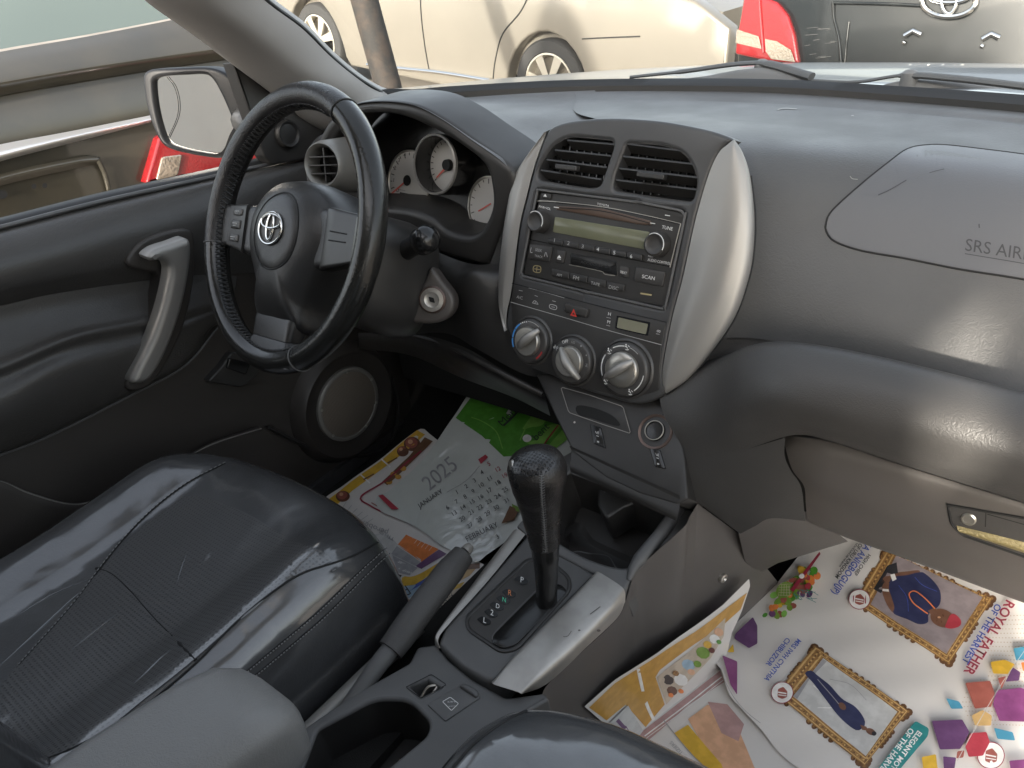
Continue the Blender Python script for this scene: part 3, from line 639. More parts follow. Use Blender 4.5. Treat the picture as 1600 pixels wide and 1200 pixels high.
# radio
RH = -.004
radio = MB(); radio.slab([Lc(ST, offset(ro, -2.2))], ST, RH, .02, .002, 3); radio = radio.out('radio', M['panel'], stack, 40)
b = MB(); b.seam(ST, offset(ro, -.6), .0016, -.0005, 120, True); b.out('radio_surround', M['greyp'], radio)
def rp(name, pts, r_, m, h0=RH, h=.002, par=None, bev=.0008):
    "raised piece on the radio face"
    p = rounded(pts, r_) if r_ else pts
    b = MB(); b.slab([Lc(ST, p)], ST, h0+h, h+.002, bev, 2); return b.out(name, m, par or radio)
def rt(s, p0, p1, m='white', par=None, h=RH+.0006, ar=1, name='lettering'):
    b = MB(); b.text(ST, s, p0, p1, h, ar, up=(.18, -1)); return b.out(name, M[m], par or radio)
z4 = lambda *p: Z4(list(p))
upper = rp('upper_fascia', z4((215, 195), (380, 205), (800, 250), (1200, 330), (1500, 400), (1405, 785), (1185, 745), (700, 650), (310, 575), (140, 540), (175, 350)), [3, 0, 0, 0, 2, 2, 0, 0, 2, 2, 2], M['gloss'], RH, .0012)
b = MB(); b.line(ST, z4((208, 192), (380, 200), (800, 246), (1200, 325), (1502, 396)), .8, RH+.0016); b.line(ST, z4((1498, 398), (1450, 590), (1402, 788)), 1.7, RH+.0016); b.out('fascia_line', M['dial'], radio)
rp('disc_slot', z4((380, 238), (800, 262), (1228, 372), (1232, 412), (1100, 398), (380, 268)), [2, 0, 2, 2, 0, 2], M['brownslot'], RH+.0012, .0006)
b = MB(); b.line(ST, z4((385, 252), (800, 285), (1225, 392)), 1.4, RH+.0024); b.out('slot_gap', M['void'], radio)
rp('display', z4((372, 335), (1216, 470), (1196, 632), (352, 472)), 2, M['lcd'], RH+.0012, .0005)
pres = z4((318, 524), (1168, 676), (1160, 728), (312, 572))
for k in range(6):
    a, c = k/6, (k+1)/6-.006
    qd = [tuple(V(pres[0]).lerp(V(pres[1]), a)), tuple(V(pres[0]).lerp(V(pres[1]), c)), tuple(V(pres[3]).lerp(V(pres[2]), c)), tuple(V(pres[3]).lerp(V(pres[2]), a))]
    o = rp('preset_button', qd, 1.2, M['panel'], RH+.0012, .003)
    x, y = z4((380, 560), (505, 585), (632, 615), (768, 640), (914, 670), (1065, 702))[k]
    rt(str(k+1), (x-2.4, y), (x+1.8, y+.7), 'wdim' if k < 3 else 'white', o, RH+.0046)
for cx, cy, nm in ((243, 378, 'volume_knob'), (1302, 582, 'tuning_knob')):
    (px_, py_), = z4((cx, cy)); kb = ST.ab(px_, py_); kp = MB(); R0 = .0142
    kp.lathe(ST, kb, [(R0*1.04, RH), (R0, RH+.010), (R0*.95, RH+.0135), (R0*.8, RH+.0148), (R0*.72, RH+.0135), (R0*.3, RH+.0125)], 36); o = kp.out(nm, M['black'], radio)
    kp = MB(); kp.tube([ST.w(kb[0]+R0*.9*cos(a), kb[1]+R0*.9*sin(a), RH+.0145) for a in [radians(125-150*k/14) for k in range(15)]], .0005, 6); kp.out('knob_line', M['white'], o)
rt('PWR•VOL', *z4((225, 252), (330, 275)), ar=1.25); rt('TOYOTA', *z4((745, 226), (852, 247)), h=RH+.0006, ar=1.0); rt('TUNE', *z4((1325, 440), (1420, 458)), ar=1.15)
rt('PUSH', *z4((1203, 692), (1245, 700)), ar=1.1); rt('AUDIO CONTROL', *z4((1198, 728), (1402, 766)), ar=1.35)
for c in ((1378, 322), (1245, 392), (385, 250)):
    (x, y), = z4(c); b = MB(); b.line(ST, [(x-3, y-.4), (x+5, y+.8)], 1.2, RH+.0026); b.out('mark', M['white'], radio)
bt = rp('eject_button', z4((258, 120), (345, 130), (335, 180), (250, 168)), 2, M['panel'], RH, .003)
(x, y), = z4((292, 148)); MB().fill([[(x-2.6, y+1), (x+.4, y-3), (x+3, y+1.8)]], ST, RH+.0034).out('eject_mark', M['white'], bt)
bt = rp('seek_button', z4((150, 578), (352, 606), (328, 742), (132, 704)), 2.5, M['black'], RH, .0025)
rt('SEEK', *z4((202, 640), (262, 652)), 'wdim', bt, RH+.003, 1.2); rt('TRACK', *z4((196, 690), (268, 705)), 'wdim', bt, RH+.003, 1.2)
b = MB(); b.line(ST, z4((168, 610), (160, 650), (178, 655)), 1, RH+.003, 8); b.line(ST, z4((285, 690), (298, 650), (312, 695)), 1, RH+.003, 8); b.out('chevron', M['wdim'], bt)
bt = rp('tape_eject_button', z4((395, 632), (468, 645), (450, 750), (380, 735)), 2, M['black'], RH, .0025)
(x, y), = z4((416, 700)); b = MB(); b.fill([[(x-3, y), (x+.6, y-4), (x+3.4, y+1)]], ST, RH+.003); b.line(ST, [(x-3.2, y+1.7), (x+3, y+2.8)], 1, RH+.003, 4); b.out('eject_mark', M['white'], bt)
tp = rp('tape_door', z4((512, 660), (925, 735), (930, 862), (800, 830), (505, 765)), 2, M['gloss'], RH, .0008)
b = MB(); b.line(ST, z4((500, 763), (640, 790), (795, 825), (820, 848), (912, 862)), 1.1, RH+.0018, 30); b.out('tape_door_edge', M['dial'], tp)
rt('ACC/DOLBY  B', *z4((600, 750), (840, 795)), 'moulded', tp, RH+.0012, .9)
bt = rp('text_button', z4((955, 772), (1036, 788), (1025, 878), (945, 860)), 2, M['black'], RH, .0025); rt('TEXT', *z4((958, 838), (1020, 852)), 'white', bt, RH+.003, 1.25)
bt = rp('scan_button', z4((1100, 783), (1362, 832), (1340, 960), (1082, 908)), 2.5, M['black'], RH, .0025); rt('SCAN', *z4((1155, 882), (1268, 902)), 'white', bt, RH+.003, 1.0)
for k, (nm, a, c, wa, wb) in enumerate((('AM', 0, .24, (395, 862), (440, 872)), ('FM', .25, .49, (542, 893), (592, 905)), ('TAPE', .5, .745, (700, 938), (780, 956)), ('DISC', .755, 1, (860, 975), (945, 994)))):
    pres = z4((352, 800), (1000, 945), (990, 1002), (345, 858))
    qd = [tuple(V(pres[0]).lerp(V(pres[1]), a)), tuple(V(pres[0]).lerp(V(pres[1]), c)), tuple(V(pres[3]).lerp(V(pres[2]), c)), tuple(V(pres[3]).lerp(V(pres[2]), a))]
    o = rp('band_button', qd, 1.5, M['panel'], RH, .003); rt(nm, *z4(wa, wb), 'wdim', o, RH+.0036, 1.1)
b = MB(); q = z4((185, 775), (240, 783), (235, 832), (180, 822)); b.line(ST, q, 1, RH+.0006, 30, True); b.line(ST, z4((210, 780), (206, 826)), 1, RH+.0006, 4); b.line(ST, z4((186, 800), (236, 808)), 1, RH+.0006, 4); b.out('disc_mark', M['gold_p'], radio)
b = MB(); b.line(ST, z4((1135, 1020), (1235, 1036)), 2.4, RH+.0006, 6); b.out('gold_mark', M['gold_p'], radio)
M['dialb'] = mat('grey dial base', (.05, .048, .046), .28, rvar=(20, .36))
# heater panel
z5 = lambda *p: Z5(list(p))
clim = MB(); hp = z5((112, 68), (260, 105), (545, 180), (900, 270), (1400, 392), (1360, 580), (1345, 800), (1340, 960), (1180, 1010), (1000, 1012), (700, 940), (480, 850), (230, 760), (110, 480), (100, 225))
clim.slab([Lc(ST, offset(rounded(hp, 4), -1))], ST, .0012, .003, .0006, 2); clim = clim.out('heater_panel', M['panel'], stack)
b = MB(); b.line(ST, z5((98, 222), (525, 345), (900, 455), (1360, 580)), .9, .0018); b.line(ST, z5((250, 105), (400, 145), (550, 190)), .8, .0018); b.out('panel_line', M['wdim'], clim)
b = MB(); b.line(ST, z5((112, 66), (250, 102), (550, 182), (950, 285), (1400, 392)), 1.2, .0018); b.out('panel_gap', M['gap'], clim)
def ct(s, p0, p1, m='white', ar=1): return rt(s, p0, p1, m, clim, .0018, ar)
ct('A/C', *z5((150, 190), (200, 203)), 'wdim', 1.1); ct('H', *z5((912, 333), (934, 338)), 'white', 1); ct('M', *z5((905, 398), (928, 404)), 'white', 1); ct(':00', *z5((1310, 470), (1352, 480)), 'white', 1.0)
for p, q in (((170, 125), (202, 132)), ((302, 168), (328, 178)), ((448, 212), (478, 220)), ((900, 350), (935, 358)), ((898, 415), (930, 423)), ((1312, 486), (1342, 492))): b = MB(); b.line(ST, z5(p, q), .8, .0018, 4); b.out('button_lamp', M['wdim'], clim)
b = MB(); b.line(ST, z5((285, 228), (300, 212), (318, 222), (330, 240)), 1, .0018, 12); b.line(ST, z5((283, 230), (332, 243)), 1, .0018, 4); b.line(ST, z5((300, 236), (312, 220)), 1, .0018, 4); b.out('button_symbol', M['wdim'], clim)
b = MB(); b.line(ST, z5((432, 244), (482, 256), (478, 285), (430, 273)), 1.2, .0018, 24, True); b.line(ST, z5((440, 262), (472, 268)), 1, .0018, 4); b.out('button_symbol', M['wdim'], clim)
hz = MB(); hz.slab([Lc(ST, rounded(z5((572, 230), (757, 280), (742, 352), (555, 302)), 3))], ST, .0055, .006, .0015, 3); hz = hz.out('hazard_button', M['black'], clim)
tr = z5((642, 278), (668, 346), (612, 332)); b = MB(); b.fill([tr, offset(tr, -2.6) if 0 else [tuple(V(tr[0]).lerp(V(z5((641, 320))[0]), .62)), tuple(V(tr[1]).lerp(V(z5((641, 320))[0]), .62)), tuple(V(tr[2]).lerp(V(z5((641, 320))[0]), .62))]], ST, .0059); b.out('hazard_triangle', M['hazard'], hz)
cl = MB(); cl.slab([Lc(ST, rounded(z5((985, 335), (1265, 392), (1245, 505), (970, 445)), 2))], ST, .0018, .002); cl = cl.out('clock', M['gloss'], clim)
MB().fill([rounded(z5((1002, 350), (1248, 406), (1230, 492), (988, 436)), 2)], ST, .0024).out('clock_display', M['lcd2'], cl)
def dial(cx, cy, r, bar, nm):
    c = ST.ab(*z5((cx, cy))[0]); o = MB()
    o.lathe(ST, c, [(r*1.12, .001), (r*1.08, .003), (r*1.03, .0035), (r, .002), (r*.985, .007), (r*.93, .0095), (r*.85, .0102), (r*.62, .0102)], 48)
    o = o.out(nm, M['dialb'], clim)
    k = MB(); k.lathe(ST, c, [(r*.66, .0095), (r*.65, .014), (r*.6, .0158), (r*.3, .0162)], 40); k = k.out('knob', M['dial'], o)
    A, B = (V(ST.ab(*p)) for p in z5(*bar)); d_ = (B-A); n = 13; path = []; rad = []
    for i in range(n):
        t = i/(n-1); q = A.lerp(B, t); path.append(ST.w(q.x, q.y, .0165+.007*sin(pi*min(1, max(0, t))))); rad.append(.0062*max(.25, sin(pi*(.08+.84*t))**.5))
    h = MB(); h.tube(path, rad, 12, up=ST.n, flat=1.1); h.out('knob_handle', M['silver'], k)
    return o, c, r
def arc(o, c, r, a0, a1, wd, m, k=1.0, h=.0106, n=24):
    b = MB(); A = [radians(a0+(a1-a0)*i/n) for i in range(n+1)]
    b.grid([[ST.w(c[0]+(r*k+s_*wd/2)*cos(a), c[1]+(r*k+s_*wd/2)*sin(a), h) for a in A] for s_ in (-1, 1)]); b.out('dial_scale', M[m], o)
o, c, r = dial(278, 545, .0305, ((228, 592), (392, 450)), 'temperature_dial')
for a in ((128, 150), (152, 178), (180, 208)): arc(o, c, r, *a, .0024, 'blue_p', .86)
for a in ((122, 126), (114, 119), (107, 111), (100, 104)): arc(o, c, r, *a, .0016, 'white', .86)
arc(o, c, r, 55, 97, .0008, 'wdim', .88); arc(o, c, r, -52, -22, .0022, 'red_p', .86)
o, c, r = dial(625, 710, .031, ((575, 598), (722, 850)), 'fan_dial')
def dtx(o, c, r, s, a, wd, k=.82, m='white', rot=None):
    a_ = radians(a); ctr = V((c[0]+r*k*cos(a_), c[1]+r*k*sin(a_))); th = radians(a-90 if rot is None else rot)
    b = MB(); v, f = font_mesh(s); W = max(q[0] for q in v)
    b.add([ST.w(ctr.x+(q[0]/W-.5)*wd*cos(th)-(q[1]/W*wd-.0012)*sin(th), ctr.y+(q[0]/W-.5)*wd*sin(th)+(q[1]/W*wd-.0012)*cos(th), .0107) for q in v], f); b.out('dial_lettering', M[m], o)
dtx(o, c, r, 'OFF', 113, .0095); dtx(o, c, r, 'LO', 85, .005, m='wdim'); dtx(o, c, r, '•', 58, .002, m='wdim'); dtx(o, c, r, '•', 28, .002, m='wdim'); dtx(o, c, r, 'HI', 0, .004, m='wdim'); dtx(o, c, r, '✱' if 0 else '%', 150, .006)
o, c, r = dial(1060, 780, .0345, ((945, 838), (1168, 705)), 'airflow_dial')
arc(o, c, r, 92, 124, .0012, 'white', .86); arc(o, c, r, 152, 206, .0014, 'white', .86); arc(o, c, r, 52, 78, .001, 'wdim', .86); arc(o, c, r, -48, -2, .0012, 'white', .86)
for a in (138, 86, 222, -60):
    b = MB(); a_ = radians(a); ctr = V((c[0]+r*.84*cos(a_), c[1]+r*.84*sin(a_))); w2 = lambda x, y, h: ST.w(ctr.x+x, ctr.y+y, h)
    b.fill([ell(-.0012, .0028, .0011)], w2, .0107); b.line(w2, [(-.0022, .0006), (.0, .0004), (.0016, -.0014)], .0012, .0107, 8); b.line(w2, [(-.0012, -.0028), (.0008, -.0032), (.0034, -.0022)], .001, .0107, 8); b.line(w2, [(.0016, .0024), (.004, .001)], .0009, .0107, 4); b.out('airflow_symbol', M['white'], o)
# lower stack
LO = Plane(Y(965, 628, -.055), (1, 0, 0), Y(965, 628, -.055)-Y(970, 758, -.125))
z6 = lambda *p: zz(list(p), 840, 580, .2667)
lower = MB(); lw = rounded(z6((-10, 20), (60, 10), (300, 60), (520, 110), (700, 160), (800, 150), (830, 330), (862, 500), (880, 745), (820, 782), (600, 720), (400, 625), (200, 470), (190, 440), (100, 260)), 3)
lower.slab([Lc(LO, lw)], LO, 0, .06, .003, 3); lower = lower.out('lower_stack', M['panel'], dash)
cd_ = rounded(z6((140, 95), (300, 140), (505, 210), (550, 368), (380, 312), (188, 245)), 5)
b = MB(); b.slab([Lc(LO, cd_)], LO, .002, .004, .001, 2); tray = b.out('stack_tray', M['panel'], lower)
b = MB(); b.line(LO, cd_, 1.1, .0026, 90, True); b.out('tray_edge_highlight', M['ring'], tray)  # pale line paints the bevel highlight round the tray
MB().fill([smooth2(z6((236, 206), (330, 216), (440, 262), (490, 322), (420, 312), (330, 282), (245, 258)), 40)], LO, .0028).out('tray_opening', M['void'], tray)
for q in (((310, 312), (375, 332), (402, 455), (330, 425)), ((660, 452), (720, 462), (755, 575), (690, 560))):
    o = MB().slab([Lc(LO, rounded(z6(*q), 2))], LO, .002, .004, .0008, 2).out('seat_heater_switch', M['gloss'], lower)
    (a, b_), = z6(((q[0][0]+q[2][0])/2, (q[0][1]+q[2][1])/2)); b = MB()
    b.line(LO, [(a-3, b_-8), (a-1, b_-4), (a+1, b_-8), (a+1, b_-3)], .9, .0026, 14); b.line(LO, [(a-2, b_-1), (a+2, b_+.5)], 1.1, .0026, 4); b.fill([[(a-1, b_+7), (a+2.4, b_+7.6), (a+2.8, b_+10), (a-.6, b_+9.4)]], LO, .0026); b.out('switch_symbol', M['wdim'], o)
sk = MB(); c = LO.ab(*z6((690, 355))[0]); sk.lathe(LO, c, [(.0225, 0), (.022, .002), (.019, .001), (.0165, -.012), (.008, -.013)], 36); sk = sk.out('lighter_bezel', M['bronze'], lower)
c = LO.ab(*z6((690, 350))[0]); b = MB(); b.lathe(LO, c, [(.013, -.012), (.013, .002), (.0122, .004), (.011, .0042), (.0105, .002), (.002, .0015)], 32); b.out('lighter_knob', M['gloss'], sk)
b = MB(); b.lathe(LO, c, [(.0126, .0041), (.0122, .0047), (.0116, .0047), (.0112, .0041)], 32, False); b.out('lighter_ring', M['dial'], sk)
b = MB(); b.fill([ell(898, 660, 1.6, 1.6)], LO, .0006); b.out('screw', M['metal'], lower)
# footwell lining
M['lining'] = mat('black footwell lining', (.016, .015, .014), .9)
b = MB(); b.box((-.735, .38, .2), .03, .5, .62); b.box((0, .64, .3), 1.5, .03, .6); b.box((.735, .38, .2), .03, .5, .62); b.out('footwell_lining', M['lining'], body)
# ------------------------------------------------------------------ steering column
colu = thing('steering_column', 'black steering column shroud with ignition lock and wiper stalk behind the wheel', 'steering column', (-.30, -.02, .5))
WC = V((-.3457, -.2043, .6591)); WA, WT = -.0597, .5052
wn_ = V((sin(WA)*cos(WT), -cos(WA)*cos(WT), sin(WT))); wu = V((cos(WA), sin(WA), 0)); wv = wn_.cross(wu)
WP = Plane(WC, wu, wv)
rows = []
for d_, sx, sy, oy in ((-.045, .055, .05, -.015), (-.06, .075, .068, -.02), (-.10, .088, .078, -.03), (-.16, .092, .084, -.036), (-.20, .086, .08, -.04), (-.23, .06, .06, -.045)):
    L_ = rounded([(-sx, -sy+oy), (sx*.9, -sy+oy), (sx, sy+oy), (-sx, sy+oy)], .055, 8); rows.append([WP.w(a, b_, d_) for a, b_ in L_])
b = MB(); b.grid(rows, cu=True); b.add(rows[0], [list(range(len(rows[0])))]); shroud = b.out('shroud', M['panel'], colu, 60)
SH = Skin(shroud)
# ignition: teardrop bezel and lock
IP = Plane(X(676, 470, -.238), (.80, .5, 0), (-.05, .35, .93))
td = smooth2([(673, 420), (690, 438), (705, 456), (709, 478), (700, 496), (680, 505), (655, 500), (640, 488), (630, 502), (640, 480), (655, 455)], 60)
td = smooth2([(674, 418), (692, 440), (708, 462), (709, 482), (697, 499), (672, 506), (640, 503), (625, 498), (645, 480), (654, 455), (665, 435)], 60)
b = MB(); b.slab([Lc(IP, td)], IP, 0, .03, .006, 3); igb = b.out('ignition_bezel', M['lockp'], colu)
c = IP.ab(676, 468); r_ = abs(IP.ab(676, 446)[1]-c[1])
b = MB(); b.lathe(IP, c, [(r_*1.0, 0), (r_*.98, .003), (r_*.88, .0045), (r_*.84, .004)], 36); lock = b.out('ignition_lock', M['bronze'], igb)
b = MB(); b.lathe(IP, c, [(r_*.86, .003), (r_*.84, .005), (r_*.55, .0058), (r_*.5, .005), (r_*.2, .005)], 36); b.out('lock_face', M['metal'], igb)
b = MB(); b.slab([Lc(IP, rounded([(671, 463), (679, 465), (681, 473), (673, 471)], 1.5))], IP, .0056, .001); b.out('keyhole', M['void'], igb)
# stalk: from the column out to the knob that faces the viewer
p0, p1 = X(632, 392, -.262), X(664, 375, -.205)
dr = (p1-p0).normalized(); path = [p0 - dr*.05, p0, p0 + dr*.018, p1-dr*.012, p1-dr*.01, p1+dr*.004, p1+dr*.012, p1+dr*.018, p1+dr*.0205]
b = MB(); b.tube(path[:4], [.0145, .0145, .0135, .0135], 24); stalk = b.out('wiper_stalk', M['gloss'], colu)
b = MB(); b.tube([p1-dr*.011, p1-dr*.009, p1+dr*.006, p1+dr*.012, p1+dr*.017, p1+dr*.0195], [.0165, .0185, .0185, .0165, .0105, .001], 28); b.out('stalk_knob', M['gloss'], stalk)
b = MB(); b.tube([p0-dr*.012, p0-dr*.004], [.021, .0185], 24); b.out('stalk_boot', M['rubber'], stalk)
b = MB(); b.tube([X(575, 492, -.30), X(568, 488, -.31)], .0035, 10); b.out('lever_tip', M['dial'], colu)

# ------------------------------------------------------------------ steering wheel
wheel = thing('steering_wheel', 'black leather wrapped steering wheel with round chrome emblem on its hub', 'steering wheel', WC)
RR, RT = .172, .0165
def wr(a): return V((RR*cos(a), RR*sin(a)))
def rim(a0, a1, m, nm, rt=RT, par=None, n=96, fat=1.0):
    rows = []; cl_ = a1-a0 >= 2*pi-.01
    for i in range(n + (0 if cl_ else 1)):
        a = a0+(a1-a0)*i/n; rw = []
        grip = 1 + .07*math.exp(-((a-radians(33))/.2)**2) + .07*math.exp(-((a-radians(147))/.2)**2)
        for k in range(20):
            t = 2*pi*k/20; R1 = RR + rt*grip*cos(t); rw.append(WP.w(R1*cos(a), R1*sin(a), rt*1.08*sin(t)))
        rows.append(rw)
    b = MB(); b.grid(rows, cu=True, cv=cl_)
    if not cl_: b.add(rows[0], [list(range(20))]); b.add(rows[-1], [list(range(20))])
    return b.out(nm, m, par or wheel)
g0 = rim(radians(62), radians(193), M['leather'], 'rim_grip')
rim(radians(193), radians(297), M['leather_s'], 'rim_wrap', RT*.985); rim(radians(297), radians(422), M['leather_s'], 'rim_grip', RT*.995)
for a in (62, 193, 297):   # seams across the rim
    a = radians(a); b = MB(); b.tube([WP.w((RR+RT*1.02*cos(t))*cos(a), (RR+RT*1.02*cos(t))*sin(a), RT*1.08*1.03*sin(t)) for t in [2*pi*k/24 for k in range(24)]], .0009, 6, True); b.out('rim_seam', M['stitch'] if a != radians(62) else M['rubber'], wheel)
M['lace'] = mat('black lacing', (.03, .03, .03), .4)
b = MB()  # laced stitching on the inner side of the rim
for k in range(84):
    a = radians(70+222*k/83)
    def ip(t, aa): return WP.w((RR+RT*1.03*cos(t))*cos(aa), (RR+RT*1.03*cos(t))*sin(aa), RT*1.1*sin(t))
    b.tube([ip(radians(145), a), ip(radians(165), a+.016), ip(radians(188), a+.030)], .0013, 5)
    b.tube([ip(radians(145), a+.030), ip(radians(165), a+.014), ip(radians(188), a)], .0010, 5)
b.out('rim_lacing', M['lace'], wheel)
# hub with three spokes
def W(pts, h): return [WP.ab(a, b_, h) for a, b_ in pts]
_rw = radians(3)
def HW(x, y, h): return WP.w(x*cos(_rw)-y*sin(_rw), x*sin(_rw)+y*cos(_rw), h)
class _H:
    def __call__(s, x, y, h=0): return HW(x, y, h)
HM = _H()
pad = smooth2([(0, .067), (.048, .060), (.082, .036), (.094, .002), (.086, -.036), (.064, -.070), (.050, -.098), (.046, -.128), (0, -.131), (-.046, -.128), (-.050, -.098), (-.064, -.070), (-.086, -.036), (-.094, .002), (-.082, .036), (-.048, .060)], 96)
def prof_h(r_): return .022 - .030*r_**3.2
b = MB(); b.dome(pad, HW, [(.96, -.075), (1.01, -.04), (1.0, -.016)] + [(k, .021 - .030*k**3.4) for k in (.96, .9, .82, .72, .6, .48, .34, .2, .08)], (0, -.012)); hub = b.out('airbag_cover', M['hub'], wheel, 70)
HS = Skin(hub)
def hp(x, y, h=0):   # a point on the hub skin under local x, y
    o = HW(x, y, .2); p_, n_, i_, t_ = HS.t.ray_cast(o, -wn_); return (p_ if p_ else HW(x, y, .01)) + wn_*h
ov = ell(0.004, -.004, .047, .050, 64)
b = MB(); b.tube([hp(x, y, .0002) for x, y in ov], .0011, 6, True); b.out('cover_seam', M['gap'], wheel)
b = MB(); b.grid([[hp(.003+(x-.003)*k, -.004+(y+.004)*k, h) for x, y in ov] for k, h in ((.97, .0002), (.93, .0012), (.75, .0012), (.5, .0012), (.25, .0012), (.03, .0012))], cu=True); disc = b.out('cover_disc', M['hub'], wheel)
def er(cx, cy, rx, ry, r_, hh=.003): return [hp(cx+x, cy+y, hh) for x, y in ell(0, 0, rx, ry, 40)]
eb = MB()
for (cx, cy, rx, ry) in ((.0, .0, .0255, .0205), (0, .0085, .022, .0088), (0, .0015, .0074, .0165)): eb.tube(er(cx, cy-.002, rx, ry, 0), .0017, 8, True)
eb.out('emblem', M['chrome'], disc)
b = MB(); b.grid([[hp(x*k, y*k-.002, .0016) for x, y in ell(0, 0, .0255, .0205, 40)] for k in (1, .6, .2, .02)], cu=True); b.out('emblem_ground', M['black'], disc)
def spoke(secs, name, m, par=wheel, ax='x'):
    rows = []
    for s_, lo, hi, h0, h1 in secs:
        L_ = rounded([(lo, h0), (hi, h0), (hi, h1), (lo, h1)], min((hi-lo), (h1-h0))*.35, 5)
        rows.append([HW(s_, a, h) if ax == 'x' else HW(a, s_, h) for a, h in L_])
    b = MB(); b.grid(rows, cu=True); b.add(rows[0], [list(range(len(rows[0])))]); b.add(rows[-1], [list(range(len(rows[-1])))]); return b.out(name, m, par, 60)
ls = spoke([(-.05, -.042, .028, -.035, -.004), (-.075, -.041, .030, -.03, .0035), (-.115, -.035, .028, -.022, .000), (-.145, -.030, .027, -.016, .002), (-.170, -.036, .032, -.012, .006)], 'spoke', M['hub'])
rs = spoke([(.05, -.044, .030, -.035, -.004), (.075, -.045, .033, -.03, .0035), (.115, -.038, .030, -.022, .000), (.145, -.031, .027, -.016, .001), (.170, -.036, .032, -.012, .006)], 'spoke', M['hub'])
M['sp'] = mat('dark spoke panel', (.014, .0135, .013), .32, rvar=(20, .32))
# glossy panel with two ribs on the right spoke; buttons on the left
spoke([(.082, -.045, .0335, -.012, .0005), (.090, -.044, .0336, -.012, .0042), (.105, -.0405, .0318, -.012, .0040), (.128, -.035, .0292, -.01, .0028), (.148, -.031, .0275, -.01, .0030)], 'spoke_panel', M['sp'], rs)
spoke([(.149, -.030, .027, -.01, .0065), (.160, -.033, .03, -.01, .0085), (.170, -.036, .033, -.01, .010)], 'spoke_end', M['leather_s'], rs)
for y in (.004, -.007):
    b = MB(); b.tube([HW(.100, y, .0050), HW(.130, y*.9-.001, .0029)], .0009, 6); b.out('panel_rib', M['gap'], rs)
spoke([(-.095, -.038, .0295, -.012, .0050), (-.118, -.034, .0285, -.012, .0026), (-.140, -.031, .0275, -.01, .0026)], 'button_panel', M['panel'], ls)
for y, sy, x in ((.017, .009, -.116), (.000, .0125, -.118), (-.019, .010, -.119)):
    L_ = rounded([(x-.012, y-sy/2), (x+.012, y-sy/2), (x+.013, y+sy/2), (x-.011, y+sy/2)], .003, 4)
    b = MB(); b.dome(L_, HW, [(1, .001), (1, .0045), (.9, .0055), (.5, .0060)]); bt = b.out('wheel_button', M['black'], ls)
    b = MB(); b.tube([HW(x-.006, y+.001, .0061), HW(x+.006, y+.001, .0061)], .0006, 5); b.tube([HW(x-.004, y-.002, .0061), HW(x+.003, y-.002, .0061)], .0005, 5); b.out('button_symbol', M['wdim'], bt)
bs = spoke([(-.10, -.048, .048, -.04, -.002), (-.118, -.045, .045, -.03, .0045), (-.142, -.043, .043, -.022, .0048)], 'spoke', M['hub'], ax='y')
spoke([(-.1425, -.0425, .0425, -.02, .0036), (-.145, -.0435, .0435, -.016, .0052), (-.153, -.0460, .0460, -.012, .0068), (-.160, -.051, .051, -.010, .0094), (-.167, -.060, .060, -.009, .0122), (-.174, -.066, .066, -.008, .0135)], 'spoke_trim', M['hub'], bs, ax='y')

# ------------------------------------------------------------------ driver door with mirror
door = thing('driver_door', 'open-windowed front door with black padded panel, silver pull handle and round speaker beyond the steering wheel', 'car door', (-.72, -.3, 0))
T_ = [[X(-120, 368, -.765), X(0, 340, -.765), X(160, 300, -.765), X(336, 262, -.765), X(430, 240, -.765), X(520, 220, -.765)],
      [X(-120, 372, -.735), X(0, 344, -.735), X(160, 304, -.735), X(336, 266, -.735), X(430, 245, -.735), X(520, 226, -.735)],
      [X(-120, 384, -.722), X(0, 356, -.722), X(160, 315, -.722), X(336, 276, -.722), X(430, 255, -.722), X(520, 236, -.722)]]
MB().loft(T_, 40, 4).out('window_seal', M['rubber'], door, 50)
b = MB(); b.tube(even([q + V((.003, 0, .001)) for q in T_[2]], 40), .0035, 8); b.out('seal_bead', M['greyp'], door)
DR = [[X(-120, 388, -.722), X(0, 359, -.722), X(160, 318, -.722), X(336, 278, -.722), X(430, 258, -.722), X(540, 232, -.722)],
      [X(-120, 400, -.700), X(0, 372, -.700), X(160, 332, -.700), X(336, 290, -.700), X(430, 270, -.700), X(540, 248, -.700)],
      [X(-120, 440, -.672), X(0, 412, -.672), X(140, 378, -.674), X(320, 338, -.678), X(430, 318, -.684), X(560, 300, -.69)],
      [X(-120, 474, -.672), X(0, 448, -.672), X(130, 420, -.674), X(310, 388, -.678), X(430, 372, -.684), X(570, 360, -.69)],
      [X(-120, 494, -.690), X(0, 470, -.690), X(95, 449, -.692), X(250, 428, -.694), X(360, 418, -.695), X(580, 410, -.695)],
      [X(-120, 502, -.700), X(0, 478, -.700), X(95, 457, -.700), X(250, 436, -.70), X(360, 428, -.70), X(580, 420, -.70)]]
dk = [MB().loft(DR, 60, 7).out('upper_panel', M['door'], door, 60)]
